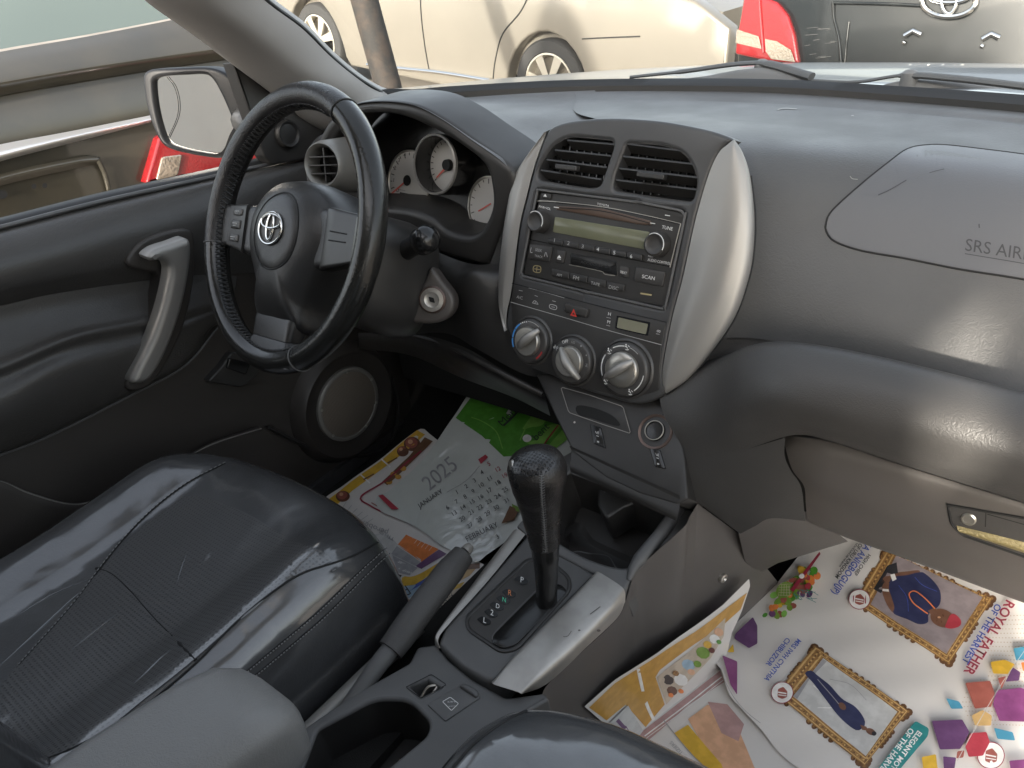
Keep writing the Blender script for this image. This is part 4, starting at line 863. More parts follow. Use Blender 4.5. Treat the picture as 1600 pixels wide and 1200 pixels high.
DR2 = [[X(-120, 500, -.702), X(0, 476, -.702), X(95, 455, -.702), X(250, 434, -.70), X(330, 428, -.70), X(370, 432, -.70)],
       [X(-120, 535, -.698), X(0, 508, -.698), X(110, 480, -.698), X(240, 458, -.696), X(330, 446, -.694), X(368, 448, -.694)],
       [X(-120, 585, -.676), X(0, 553, -.676), X(115, 512, -.678), X(235, 488, -.68), X(330, 466, -.686), X(362, 466, -.69)],
       [X(-120, 608, -.660), X(0, 574, -.660), X(115, 527, -.664), X(230, 504, -.67), X(330, 478, -.682), X(358, 476, -.69)],
       [X(-120, 628, -.664), X(0, 592, -.664), X(110, 546, -.668), X(225, 520, -.674), X(330, 486, -.684), X(354, 484, -.69)],
       [X(-120, 662, -.650), X(0, 624, -.650), X(90, 578, -.654), X(210, 546, -.662), X(325, 496, -.68), X(350, 492, -.69)],
       [X(-120, 700, -.655), X(0, 660, -.655), X(88, 620, -.66), X(205, 578, -.668), X(318, 515, -.682), X(346, 504, -.692)],
       [X(-120, 744, -.678), X(0, 704, -.678), X(84, 670, -.68), X(200, 612, -.682), X(285, 565, -.685), X(336, 506, -.694)],
       [X(-120, 750, -.698), X(0, 709, -.698), X(84, 676, -.698), X(202, 617, -.698), X(288, 570, -.698), X(338, 512, -.698)]]
dk.append(MB().loft(DR2, 60, 7).out('armrest_panel', M['door'], door, 60))
b = MB(); b.tube(even([q + V((.004, 0, .0)) for q in DR2[-1]], 50), .0022, 6); b.out('panel_edge', M['greyp'], door)
LW = Plane((-.70, 0, .3), (0, 1, 0), (0, 0, 1))
LWn = [(-.9, .62), (-.3, .62), (.2, .62), (.24, .3), (.22, .02), (-.3, .02), (-.9, .02)]
b = MB(); b.add([(-.702, y, z) for y, z in LWn], [list(range(7))]); b.out('lower_panel', M['doorlow'], door)
pk = [[X(-100, 730, -.690), X(0, 750, -.690), X(42, 767, -.690), X(104, 785, -.69), X(146, 781, -.69), X(208, 754, -.69), X(275, 721, -.69), X(333, 690, -.69), X(402, 666, -.69)],
      [X(-100, 733, -.670), X(0, 753, -.670), X(42, 770, -.670), X(104, 788, -.67), X(146, 784, -.67), X(208, 758, -.67), X(275, 725, -.67), X(333, 694, -.67), X(408, 670, -.68)],
      [X(-100, 760, -.662), X(0, 780, -.662), X(42, 797, -.662), X(104, 812, -.662), X(146, 810, -.662), X(208, 790, -.662), X(275, 757, -.665), X(340, 722, -.67), X(430, 690, -.68)],
      [X(-100, 1000, -.675), X(0, 1000, -.675), X(60, 1000, -.675), X(140, 1000, -.675), X(200, 990, -.675), X(260, 980, -.675), X(340, 960, -.68), X(400, 900, -.68), X(480, 800, -.685)]]
MB().loft(pk, 60, 6, True).out('map_pocket', M['doorlow'], door, 60)
b = MB(); b.tube(even([q + V((.001, 0, .001)) for q in pk[1]], 60), .0012, 6); b.out('pocket_lip_highlight', M['ring'], door)  # pale tube paints the thin highlight along the pocket lip
# pull handle
HB = Plane((-.668, 0, .5), (0, 1, -.0), (0, 0, 1))
hb = smooth2([(197, 412), (212, 385), (240, 368), (285, 357), (303, 366), (305, 400), (302, 450), (288, 510), (262, 566), (238, 600), (212, 612), (196, 603), (206, 570), (228, 520), (246, 460), (248, 430), (225, 424)], 80)
b = MB(); b.slab([Lc(HB, hb)], HB, 0, .03, .006, 4); hbz = b.out('handle_recess', M['doorlow'], door)
HN = Plane((-.640, 0, .5), (0, 1, 0), (.12, 0, 1))
hn = smooth2([(231, 402), (246, 390), (270, 382), (294, 374), (301, 384), (300, 412), (293, 455), (280, 505), (258, 560), (236, 594), (216, 602), (206, 597), (216, 574), (238, 530), (256, 478), (266, 432), (264, 414), (252, 408), (238, 409)], 100)
L_ = Lc(HN, hn); b = MB(); b.slab([L_], HN, .0, .026, .011, 6); b.out('pull_handle', M['silver'], door, 50)
# speaker
SP = Plane(X(546, 632, -.682), (0, 1, 0), (.0, 0, 1)); sc = (0, 0); sr = .077
b = MB(); b.lathe(SP, sc, [(sr*1.75, -.02), (sr*1.62, .0), (sr*1.5, .006), (sr*1.38, .004), (sr*1.2, -.004), (sr*1.0, -.006)], 56, cap=False); spk = b.out('speaker_housing', M['doorlow'], door)
b = MB(); b.lathe(SP, sc, [(sr*1.06, -.006), (sr*1.05, .0), (sr*1.0, .0025), (sr*.94, .002), (sr*.92, .0)], 56, cap=False); b.out('speaker_ring', M['ring'], spk)
b = MB(); b.lathe(SP, sc, [(sr*.93, .0005), (sr*.6, .004), (sr*.3, .0055)], 56); b.out('speaker_grille', M['mesh'], spk)
for a in (80, 20, 160, 215, 290, 335):
    a = radians(a); b = MB(); b.lathe(SP, (sr*.96*cos(a), sr*.96*sin(a)), [(.0034, .002), (.003, .0035), (.001, .0038)], 12); b.out('speaker_screw', M['metal'], spk)
SWP = Plane((-.690, 0, .3), (0, 1, 0), (0, 0, 1))
b = MB(); b.slab([Lc(SWP, rounded([(322, 596), (345, 572), (360, 550), (420, 560), (392, 594), (376, 605)], 6))], SWP, .004, .02, .003, 3); sw = b.out('switch_panel', M['panel'], door)
b = MB(); b.slab([Lc(SWP, rounded([(354, 558), (388, 566), (380, 584), (350, 574)], 3))], SWP, .009, .006, .002, 2); b.out('mirror_switch', M['gloss'], sw)
b = MB(); b.tube(even([X(345, 505, -.694), X(372, 575, -.69), X(330, 600, -.688), X(420, 668, -.688), X(500, 705, -.686), X(570, 712, -.684), X(610, 690, -.684), X(622, 640, -.684), X(612, 590, -.684)][3:], 50), .004, 8); b.out('speaker_trim_edge', M['panel'], door)
# mirror triangle with tweeter
SA = Plane((-.705, 0, .7), (0, 1, 0), (0, 0, 1))
b = MB(); b.slab([Lc(SA, rounded([(362, 96), (436, 150), (530, 214), (560, 236), (424, 258), (412, 244)], 5))], SA, .002, .03, .004, 3); sail = b.out('corner_trim', M['black'], door)
tc_ = SA.ab(446, 209); tr_ = abs(SA.ab(446, 186)[1]-tc_[1])
b = MB(); b.lathe(SA, tc_, [(tr_*1.05, .002), (tr_*1.02, .010), (tr_*.9, .0125), (tr_*.8, .011), (tr_*.72, .0085), (tr_*.3, .0095)], 40); b.out('tweeter', M['panel'], sail)
b = MB(); b.tube([X(368, 104, -.74), X(392, 176, -.74), X(416, 246, -.74)], .004, 8); b.tube([X(377, 104, -.735), X(400, 174, -.735), X(422, 242, -.735)], .003, 8); b.out('window_channel', M['tan'], door)
# exterior mirror
M['mirh'] = mat('dark mirror housing', (.014, .015, .017), .45, spec=.35)
mir = MB(); ma = radians(27); MP = Plane(X(300, 175, -.91), (cos(ma), sin(ma), 0), (0, .08, 1))
mo = smooth2(zz([(565, 300), (572, 284), (600, 270), (700, 265), (800, 262), (855, 272), (900, 300), (940, 370), (962, 440), (945, 480), (915, 530), (890, 590), (850, 612), (760, 602), (690, 588), (640, 562), (605, 500), (580, 420), (568, 350)], 0, 0, .4), 90)
mg = smooth2(zz([(604, 330), (612, 308), (650, 297), (730, 292), (800, 290), (834, 308), (870, 370), (905, 450), (922, 500), (915, 545), (895, 590), (860, 602), (780, 592), (700, 574), (655, 550), (630, 490), (612, 410)], 0, 0, .4), 90)
A_ = Lc(MP, mo); G2 = Lc(MP, mg)
b = MB(); b.slab([A_, G2], MP, .006, .02, .006, 4); mh = b.out('door_mirror', M['mirh'], door)
b = MB(); c = V((sum(q[0] for q in A_)/len(A_), sum(q[1] for q in A_)/len(A_)))
rows = [[MP.w(c.x+(q[0]-c.x)*k, c.y+(q[1]-c.y)*k, h) for q in A_] for k, h in ((1, -.012), (1.0, -.03), (.93, -.06), (.75, -.085), (.4, -.10), (.05, -.103))]
b.grid(rows, cu=True); b.out('mirror_shell', M['mirh'], mh)
b = MB(); b.fill([G2], MP.w, -.004); b.out('mirror_glass', mat('mirror', (.85, .84, .82), .02, 1), mh)
b = MB(); b.tube(even([MP(*p, -.001) for p in zz([(650, 300), (680, 340), (695, 400), (690, 460), (655, 540)], 0, 0, .4)], 30), .0008, 6); b.out('mirror_line', M['rubber'], mh)
b = MB(); b.tube([MP.w(*MP.ab(372, 190), -.03), X(395, 195, -.76), X(410, 215, -.72)], [.03, .028, .03], 14); b.out('mirror_foot', M['black'], mh)

# ------------------------------------------------------------------ centre console
cons = thing('centre_console', 'grey centre console with silver trimmed gear gate, cup holder and open tray between the seats', 'console', (.03, -.35, 0))
CT = Plane((0, -.25, .245), (1, 0, 0), (0, 1, .07))
CF = Plane((0, -.15, .288), (1, 0, 0), (0, 1, .30))       # rises to the dash round the cup holder
# front deck with cup holder opening
fo = [(806, 822), (826, 800), (850, 760), (872, 716), (893, 704), (1062, 782), (1078, 778), (1092, 790), (1062, 832), (1000, 880), (985, 905), (975, 926), (930, 898), (862, 862), (824, 836)]
hole = smooth2([(884, 742), (905, 744), (980, 772), (1046, 800), (1056, 812), (1038, 838), (1008, 868), (992, 884), (965, 886), (920, 873), (880, 852), (862, 836), (866, 790)], 60)
b = MB(); b.slab([Lc(CF, rounded(fo, 3)), Lc(CF, hole)], CF, 0, .06, .004, 3); b.out('console_deck', M['greyp'], cons)
b = MB(); rows = []
for k, h in ((0, -.003), (1.5, -.03), (4, -.075)): rows.append([CF.w(a, c_, h) for a, c_ in Lc(CF, offset(hole, -k))])
b.grid(rows, cu=True); b.add(rows[-1], [list(range(len(rows[-1])))]); cup = b.out('cup_holder', M['black'], cons)
CB = Plane(CF.w(0, 0, -.06), CF.u, CF.v)
b = MB(); b.loft([[CB(870, 838, .0), CB(895, 828, .012), (CB(915, 832, .02)), CB(930, 850, .012), CB(955, 862, .010), CB(985, 872, .004), CB(1005, 880, 0)], [CB(880, 850, .002), CB(897, 842, .016), CB(912, 846, .024), CB(928, 862, .016), CB(953, 873, .014), CB(982, 883, .006), CB(1002, 888, 0)]], 40, 4, True); b.out('cup_divider', M['panel'], cup)
b = MB(); b.slab([Lc(CB, rounded([(946, 775), (985, 772), (1010, 792), (1012, 812), (985, 822), (958, 840), (944, 818)], 6))], CB, .045, .05, .004, 3); dv = b.out('cup_divider', M['panel'], cup)
b = MB(); b.line(CB, [(950, 782), (956, 800), (966, 785), (980, 784), (983, 793), (998, 788)], 1.4, .0455, 30); b.out('divider_edge', M['greyp'], dv)
b = MB(); b.line(CF, [(866, 842), (880, 824), (905, 826), (935, 830), (948, 848), (962, 850), (1000, 840), (1020, 842)], 1.5, -.0585, 40); b.out('mat_edge', M['greyp'], cup)
b = MB(); b.tube(even([CF(1076, 772, .002), CF(1054, 805, .002), CF(1033, 836, .002), CF(1011, 862, .002), CF(991, 887, .001), CF(982, 906, -.001)], 30), [.0085]*24+[.0075, .0065, .006, .005, .004, .003], 12); b.out('cup_rail', M['greyp'], cons)
# ledge under the lower stack
MB().loft([[LO(891, 697, .002), LO(960, 728, .002), LO(1062, 774, .002)], [LO(892, 706, -.001), LO(958, 737, -.001), LO(1062, 786, -.001)], [LO(890, 728, -.001), LO(955, 757, -.001), LO(1058, 806, -.001)], [LO(888, 736, -.006), LO(954, 765, -.006), LO(1054, 813, -.006)]], 30, 5).out('stack_ledge', M['panel'], cons)
# raised gate surround: silver cheeks and black middle
SG = Plane((0.03, -.27, .262), (1, 0, .02), (0, 1, .10))
mid = rounded([(826, 832), (934, 899), (766, 1068), (720, 1040), (684, 1006), (694, 978)], [4, 3, 16, 8, 6, 8])
b = MB(); b.slab([Lc(SG, mid)], SG, 0, .05, .006, 4); gs = b.out('gate_surround', M['greyp'], cons)
b = MB(); b.loft([[SG(798, 830, -.006), SG(740, 905, -.006), SG(690, 975, -.006), SG(677, 996, -.008), SG(682, 1008, -.01)], [SG(806, 830, .0035), SG(748, 906, .0035), SG(696, 974, .0035), SG(681, 997, .002), SG(685, 1009, -.004)],
          [SG(826, 832, .003), SG(765, 908, .003), SG(704, 976, .003), SG(686, 999, .002), SG(687, 1010, -.004)]], 40, 5, True); b.out('silver_cheek', M['silver2'], cons)
MB().loft([[SG(798, 830, -.006), SG(740, 905, -.006), SG(690, 975, -.006), SG(677, 996, -.008), SG(682, 1008, -.01)], [SG(794, 828, -.05), SG(736, 905, -.05), SG(686, 975, -.05), SG(673, 996, -.05), SG(678, 1012, -.05)]], 30, 2, True).out('console_side', M['greyp'], cons)
ck = [[SG(933, 897, .0), SG(900, 930, .0), SG(850, 980, .0), SG(800, 1032, .0), SG(768, 1066, .0)],
      [SG(936, 897, .004), SG(905, 931, .005), SG(855, 982, .005), SG(803, 1036, .005), SG(775, 1072, .002)],
      [SG(970, 918, .003), SG(945, 945, .004), SG(900, 985, .004), SG(845, 1040, .004), SG(806, 1080, .0)],
      [SG(979, 926, -.002), SG(962, 950, -.002), SG(916, 992, -.002), SG(858, 1046, -.002), SG(815, 1084, -.004)],
      [SG(978, 944, -.014), SG(966, 966, -.016), SG(922, 1006, -.018), SG(866, 1056, -.018), SG(822, 1086, -.016)]]
# pixel columns of the outer rails already hold the drop, so keep them on the plane
ck[3] = [SG(p[0], p[1], 0)+V((.002, 0, -.003)) for p in ((974, 922), (955, 948), (910, 992), (852, 1046), (812, 1080))]
ck[4] = [X(p[0], p[1], x_) for p, x_ in (((977, 940), .141), ((965, 965), .139), ((920, 1008), .131), ((858, 1066), .118), ((818, 1084), .106))]
ckm = MB().loft(ck, 50, 6, True).out('silver_cheek', M['silver2'], cons, 50)
b = MB(); b.line(Skin(ckm), [(938, 948), (930, 954), (922, 960)], 1.4, .0004); b.line(Skin(ckm), [(880, 995), (887, 994), (893, 986)], 1, .0004); b.fill([ell(935, 985, 3, 2)], Skin(ckm), .0004); b.fill([ell(905, 985, 2, 1.2)], Skin(ckm), .0004); b.out('scratch', M['brown'], ckm)
# recess and gate plate
rec = rounded([(832, 878), (862, 884), (886, 904), (888, 920), (806, 1012), (784, 1016), (734, 982), (733, 966), (824, 880)], [8, 10, 10, 8, 14, 8, 8, 6, 6])
b = MB(); b.slab([Lc(SG, offset(rec, 6)), Lc(SG, rec)], SG, .0022, .004, .0015, 3); b.out('gate_rim', M['panel'], gs)
b = MB(); b.slab([Lc(SG, rec)], SG, .001, .002); gp = b.out('gate_plate', M['black'], gs)
slot = rounded([(876, 914), (888, 926), (806, 1010), (786, 1016), (768, 1006), (772, 994), (850, 916)], [8, 8, 12, 8, 6, 4, 6])
b = MB(); b.slab([Lc(SG, slot)], SG, .003, .002, .0008, 2); b.out('gate_shutter', M['gloss'], gp)
b = MB(); b.line(SG, [(770, 1002), (775, 990), (812, 952), (850, 914)], 1.6, .0034, 30); b.out('gate_line', M['greyp'], gp)
for s_, (x, y), m in (('P', (816, 912), 'white'), ('R', (797, 932), 'orange_p'), ('N', (788, 942), 'green_p'), ('D', (778, 952), 'white'), ('2', (769, 963), 'white'), ('L', (758, 975), 'white')):
    b = MB(); b.fill([rounded([(x-13, y-6), (x-4, y-11), (x+10, y-4), (x+9, y+2), (x-1, y+4)], 3)], SG, .0018); pt = b.out('position_window', M['gloss'], gp)
    b = MB(); b.text(SG, s_, (x-2.6, y-.6), (x+2.8, y+1.2), .0024, 1.1, up=(.08, -1)); b.out('gear_letter', M[m], pt)
# passenger side wall
wt = [Y(1090, 787, -.094), Y(1066, 826, -.13), CF(1004, 882, 0), CF(986, 908, -.002), ck[4][0]+V((0, 0, -.001)), ck[4][1]+V((0, 0, -.001)), ck[4][2]+V((0, 0, -.001)), ck[4][3]+V((0, 0, -.001)), X(840, 1095, .118), X(780, 1150, .112), V((.108, -.62, .2)), V((.108, -.8, .2))]
def wx(y): return .122 + .30*max(0, y+.22)
wb = [V((wx(p.y), p.y, 0)) for p in wt]; wm = [p.lerp(q, .5) for p, q in zip(wt, wb)]
MB().loft([[X(1157, 836, .202), wt[0]], [V((.222, .12, .02)), wb[0]]], 10, 10).out('console_wall', M['brown'], cons, 60)
wt[1:1] = [wt[0].lerp(wt[1], .5)]; wb[1:1] = [wb[0].lerp(wb[1], .5)]; wm[1:1] = [wm[0].lerp(wm[1], .5)]
MB().loft([wt, wm, wb], 70, 8, True).out('console_wall', M['brown'], cons, 60)
b = MB(); c = Plane(X(1128, 902, .186), (.3, 1, 0), (0, 0, 1)); b.lathe(c, (0, 0), [(.007, -.004), (.0065, .004), (.004, .005), (.002, .003)], 20); b.out('side_screw', M['metal'], cons)
b = MB(); b.add([Y(1150, 815, -.075), Y(1205, 795, -.065), Y(1266, 800, -.045), Y(1325, 846, -.0), Y(1290, 850, .03), Y(1215, 880, .05), Y(1170, 905, .04)], [[0, 1, 2, 3, 4, 5, 6]]); b.add([Y(1257, 812, -.035), Y(1330, 842, -.02), Y(1450, 884, -.02), Y(1700, 972, -.02), V((.62, .25, .30)), V((.25, .25, .30))], [[0, 1, 2, 3, 4, 5]]); b.out('under_trim', M['brown'], dash)
# rear deck with tray, key slot and lid
RD = Plane((0, -.48, .236), (1, 0, 0), (0, 1, .05))
ro_ = rounded([(682, 1006), (700, 1030), (740, 1062), (790, 1090), (850, 1082), (858, 1092), (760, 1150), (690, 1215), (560, 1330), (330, 1330), (470, 1140), (556, 1082), (640, 1035), (652, 1010)], [4, 4, 4, 4, 4, 4, 4, 4, 4, 4, 4, 4, 4, 6])
tr = rounded([(496, 1140), (586, 1092), (640, 1094), (672, 1128), (668, 1148), (572, 1228), (440, 1290)], [6, 20, 18, 16, 10, 10, 10])
ks = rounded([(640, 1072), (668, 1062), (688, 1074), (658, 1088)], 1)
b = MB(); b.slab([Lc(RD, ro_), Lc(RD, tr), Lc(RD, ks)], RD, 0, .09, .004, 3); b.out('rear_deck', M['greyp'], cons)
b = MB(); b.slab([Lc(RD, offset(tr, 2))], RD, -.07, .01); rows = [[RD.w(a, c_, h) for a, c_ in Lc(RD, offset(tr, -k))] for k, h in ((0, -.004), (4, -.07))]; b.grid(rows, cu=True); b.out('open_tray', M['panel'], cons)
b = MB(); b.slab([Lc(RD, offset(ks, 2))], RD, -.03, .01); b.out('slot_floor', M['void'], cons)
b = MB(); b.line(RD, rounded([(634, 1074), (674, 1054), (698, 1070), (658, 1091)], 3), 1.2, .0004, 40, True); b.out('slot_edge', M['gap'], cons)
b = MB(); b.tube(even([RD(655, 1084, -.008), RD(668, 1072, -.002), RD(682, 1068, -.004), RD(676, 1076, -.006), RD(664, 1084, -.01)], 20), .0016, 6); b.out('slot_spring', M['dial'], cons)
b = MB(); b.slab([Lc(RD, rounded([(668, 1102), (722, 1070), (744, 1080), (752, 1090), (696, 1128)], [3, 8, 8, 6, 3]))], RD, .0016, .004, .0008, 2); kl = b.out('key_lid', M['greyp'], cons)
b = MB(); b.dome(Lc(RD, rounded([(716, 1074), (728, 1070), (750, 1084), (746, 1094)], 6, 5)), RD.w, [(1, .0016), (.95, .004), (.7, .0055), (.3, .006)]); b.out('lid_grip', M['greyp'], kl)
b = MB(); b.line(RD, rounded([(692, 1098), (704, 1091), (717, 1101), (706, 1112)], 2), 1.0, .002, 40, True); kr = V(RD.ab(710, 1096)); b.text(RD, 'KEY', (712, 1097), (698, 1097.5), .002, .42, up=(.62, .78)); b.text(RD, 'MODE', (714, 1104), (701, 1105), .002, .36, up=(.62, .78)); b.out('key_mark', M['white'], kl)

# card left in the tray
card = MB(); q = [RD(575, 1200, -.055), RD(612, 1156, -.035), RD(640, 1170, -.05), RD(612, 1215, -.062)]
card.loft([[q[0], q[1]], [q[3], q[2]]], 8, 6); tag(card.out('card', M['tan'], None, thick=.002), 'worn brown card standing in the open console tray', 'card')

# ------------------------------------------------------------------ gear lever
gl = thing('gear_lever', 'black leather gear lever with stitched seam and perforated knob, standing in its gate', 'gear lever', SG(853, 938, 0))
tb = dep(SG(853, 940, 0)); 
secs = [(854, 946, 17, 0), (854, 920, 17, .005), (853.5, 890, 19, .01), (852, 862, 22, .016), (849, 832, 27, .022), (846, 800, 32, .030), (843, 775, 37.5, .036), (841, 757, 42.5, .041), (840, 742, 46, .0445), (839.5, 732, 47.5, .0465), (839, 724, 45.5, .048), (838.5, 717, 41.5, .0492), (838, 711.5, 35, .0502), (837, 707, 25, .0508), (836.5, 704.5, 13, .0511), (836.5, 704, 4, .0512)]
path = []; rad = []
for x, y, w_, k in secs: path.append(D(x, y, tb-k*2.2)); rad.append(w_/FOC*(tb-k*2.2))
pp = even(path, 60); L0 = [0]
for i in range(1, len(path)): L0.append(L0[-1]+(path[i]-path[i-1]).length)
def ri(t):
    l = t*L0[-1]
    for i in range(1, len(L0)):
        if l <= L0[i]+1e-9: k = (l-L0[i-1])/(L0[i]-L0[i-1]); k = k*k*(3-2*k)*.5+k*.5; return rad[i-1]*(1-k)+rad[i]*k
    return rad[-1]
side = (_r + V((0, 0, 0))).normalized()
b = MB(); b.tube(pp[24:], [ri(i/59) for i in range(24, 60)], 28, up=side, flat=1.0); grip = b.out('grip', M['leather'], gl)
b = MB(); b.tube(pp[:25], [ri(i/59)*.985 for i in range(25)], 24, up=side); b.out('shaft', M['gloss'], gl)
GS = Skin(grip)
b = MB(); b.seam(GS, [(846, 742), (846, 775), (849, 810), (852, 845), (853, 876)], .0009, .0002, 40)
for k in range(36):
    t = k/35; y = 742+134*t; x = 846+7*t
    b.tube([GS(x-4, y, .0002), GS(x, y+1.5, .0010), GS(x+4, y, .0002)], .00045, 5)
b.out('seam', M['stitch'], grip)
c = GS(796, 728, -.006); nd = (c-GS(838, 735, -.03)).normalized(); nd = (-_r*.95+_u*.1-_f*.25).normalized()
b = MB(); b.tube([c-nd*.012, c+nd*.003, c+nd*.005, c+nd*.006], [.0085, .0085, .0075, .004], 20); b.out('shift_button', M['dial'], gl)
M['perf'] = mat('perforated leather', (.022, .022, .023), .25, bump=(260, 1.0, 'dots'))
b = MB(); b.fill([smooth2([(800, 722), (812, 711), (835, 706), (858, 714), (868, 726), (850, 740), (820, 745), (802, 738)], 40)], GS, .0007, 6); b.out('perforated_patch', M['perf'], grip)

# ------------------------------------------------------------------ handbrake
hbk = thing('handbrake_lever', 'dark grey handbrake lever with plain push button, between driver seat and console', 'handbrake', X(560, 1085, -.06))
hx = -.062
pts = [(735, 853, 10), (727, 862, 10.5), (724, 866, 21), (716, 876, 24.5), (695, 902, 25), (672, 932, 26), (648, 964, 27), (628, 992, 26), (610, 1016, 23)]
pts2 = [(612, 1012, 17), (598, 1030, 18), (580, 1054, 17), (560, 1084, 17), (535, 1120, 17)]
def hp2(L_): return [X(x, y, hx) for x, y, w_ in L_], [w_*.86/FOC*dep(X(x, y, hx)) for x, y, w_ in L_]
a, r_ = hp2(pts[:2]); b = MB(); b.tube([a[0], a[0]*.6+a[1]*.4, a[1]*1.0], [r_[0]*.75, r_[0], r_[1]], 20); b.out('release_button', M['ring'], hbk)
a, r_ = hp2(pts[2:]); b = MB(); b.tube(even(a, 30), [r_[0] + (r_[1]-r_[0])*min(1, i/4) if i < 5 else r_[1]*1.0*(1.06 if i < 24 else 1.06-.02*(i-24)) for i in range(30)], 24, flat=.95); hg = b.out('grip', mat('pebbled handbrake grip', (.06, .058, .056), .5, bump=(650, .25, 'grain')), hbk)
a, r_ = hp2(pts2); b = MB(); b.tube(a, r_, 16); b.out('lever_arm', M['greyp'], hbk)
# boot slot beside the lever
b = MB(); b.tube([V((-.095, -.34, .20)), V((-.095, -.9, .20))], .012, 10); b.out('seat_rail_trim', M['ring'], cons)
b = MB(); b.box((-.062, -.44, .10), .09, .5, .16); b.out('tunnel', M['carpet'], cons)
# ------------------------------------------------------------------ driver seat
seat = thing('driver_seat', 'black leather driver seat wrapped in creased clear plastic film', 'car seat', (-.36, -.55, 0))
def cushion(x0, x1, yf, yb, z0, lift=.0, mir=1):
    "rows from the front edge backwards; bolsters at both sides"
    rows = []
    for dy, dz, ins in ((.0, -.24, .02), (.006, -.13, .012), (.006, -.07, .01), (-.002, -.028, .008), (-.022, -.004, .004), (-.055, .004, .0), (-.11, .002, 0), (-.20, -.008, 0), (-.30, -.016, 0), (-.42, -.014, 0), (yb-yf, -.008, 0)):
        y = yf+dy; z = z0+dz; w = x1-x0; k = min(1, max(0, -dy/.12)); bo = .026*k
        pr = [(0.0, -.24), (-.012, -.13), (.006, -.052), (.035, -.012+bo*.6), (.10, bo), (.19, bo*.55), (.28, -.002), (.5, -.006*k), (.72, -.002), (.81, bo*.55), (.90, bo), (.965, -.012+bo*.6), (.994, -.052), (1.012, -.13), (1.0, -.24)]
        rows.append([V((x0+ins+a*(w-2*ins), y - .02*(abs(a-.5)*2)**3*(1-k) - .018*(abs(a-.5)*2)**4, max(.03, z+b_-.045*(1-k)**2*(abs(a-.5)*2)**3))) for a, b_ in pr])
    return rows
cr_ = cushion(-.605, -.122, -.283, -.86, .318)
cu = MB().loft(cr_, 70, 7).out('cushion', M['seat'], seat, 80)
CS = Skin(cu)
ins = smooth2([(255, 800), (300, 775), (380, 800), (452, 842), (520, 872), (472, 896), (424, 927), (368, 974), (303, 1032), (230, 1090), (150, 1150), (40, 1190), (-20, 1120), (60, 1000), (150, 900), (200, 845)], 70)
MB().fill([ins], CS, .0012, 14).out('perforated_insert', M['seatp'], cu, 80)
def seam2(name, pts, r_, m, h=.0006, n=None, par=None, stitch=0):
    b = MB(); b.seam(CS, pts, r_, h, n or 60); o = b.out(name, m, par or cu)
    if stitch:
        q = even([V((a[0], a[1], 0)) for a in pts], 2*stitch); b = MB()
        for i in range(0, 2*stitch-1, 2): b.tube([CS(q[i].x, q[i].y, .0024), CS(q[i+1].x, q[i+1].y, .0024)], .0007, 5)
        b.out('stitching', M['stitch2'], o)
M['stitch2'] = mat('grey thread', (.20, .20, .20), .6)
seam2('seam', [(352, 724), (294, 754), (242, 793), (199, 836), (160, 884), (110, 950), (30, 1040)], .0012, M['gap'], stitch=60)
seam2('seam', [(590, 848), (541, 873), (472, 896), (424, 927), (368, 974), (303, 1039), (220, 1110)], .0013, M['gap'])
seam2('bolster_seam', [(604, 856), (563, 892), (498, 955), (440, 1004), (372, 1060)], .0012, M['gap'], stitch=55)
seam2('bolster_seam', [(611, 862), (572, 898), (508, 962), (450, 1012), (385, 1066)], .0008, M['gap'], stitch=55)
seam2('crease_shade', [(150, 888), (176, 898), (206, 926), (240, 965), (275, 1000), (306, 1032)], .0022, M['void'], -.0006)  # dark tube paints the shade in the cushion fold
M['film'] = mat('clear film fold', (.10, .105, .11), .12, coat=1, coat_r=.05)
for k, pts in enumerate(([(215, 932), (180, 962), (120, 1010), (80, 1048)], [(168, 898), (120, 930), (60, 985), (0, 1040)], [(275, 1010), (250, 1030), (220, 1060), (190, 1085)], [(300, 850), (285, 885), (272, 930)], [(30, 960), (80, 930), (140, 905)], [(420, 930), (385, 960), (350, 985)])):
    q = even([V((a[0], a[1], 0)) for a in pts], 40); b = MB(); rr_ = [.0013*sin(pi*(i+.5)/40)+.0002 for i in range(40)]
    b.tube([CS(p.x, p.y, .0002) for p in q], rr_, 8); b.out('film_fold', M['film'], cu, 80)
bk = MB()
rows = []
for z, y, hw in ((.20, -.80, .235), (.27, -.775, .243), (.34, -.765, .25), (.45, -.785, .25), (.6, -.83, .245), (.75, -.88, .23), (.86, -.93, .19), (.90, -.98, .12)):
    pr = [(-1.02, -.10), (-1.04, -.03), (-.97, .035), (-.82, .05), (-.62, .02), (0, .0), (.62, .02), (.82, .05), (.97, .035), (1.04, -.03), (1.02, -.10)]
    rows.append([V((-.365+a*hw, y+b_, z)) for a, b_ in pr])
bko = bk.loft(rows, 50, 6).out('backrest', M['seats'], seat, 80)
b = MB(); b.loft([[V((-.60, -.3, .02)), V((-.60, -.9, .02))], [V((-.59, -.3, .12)), V((-.59, -.9, .12))]], 8, 2); b.box((-.36, -.6, .06), .42, .5, .10); b.out('seat_base', M['void'], seat)

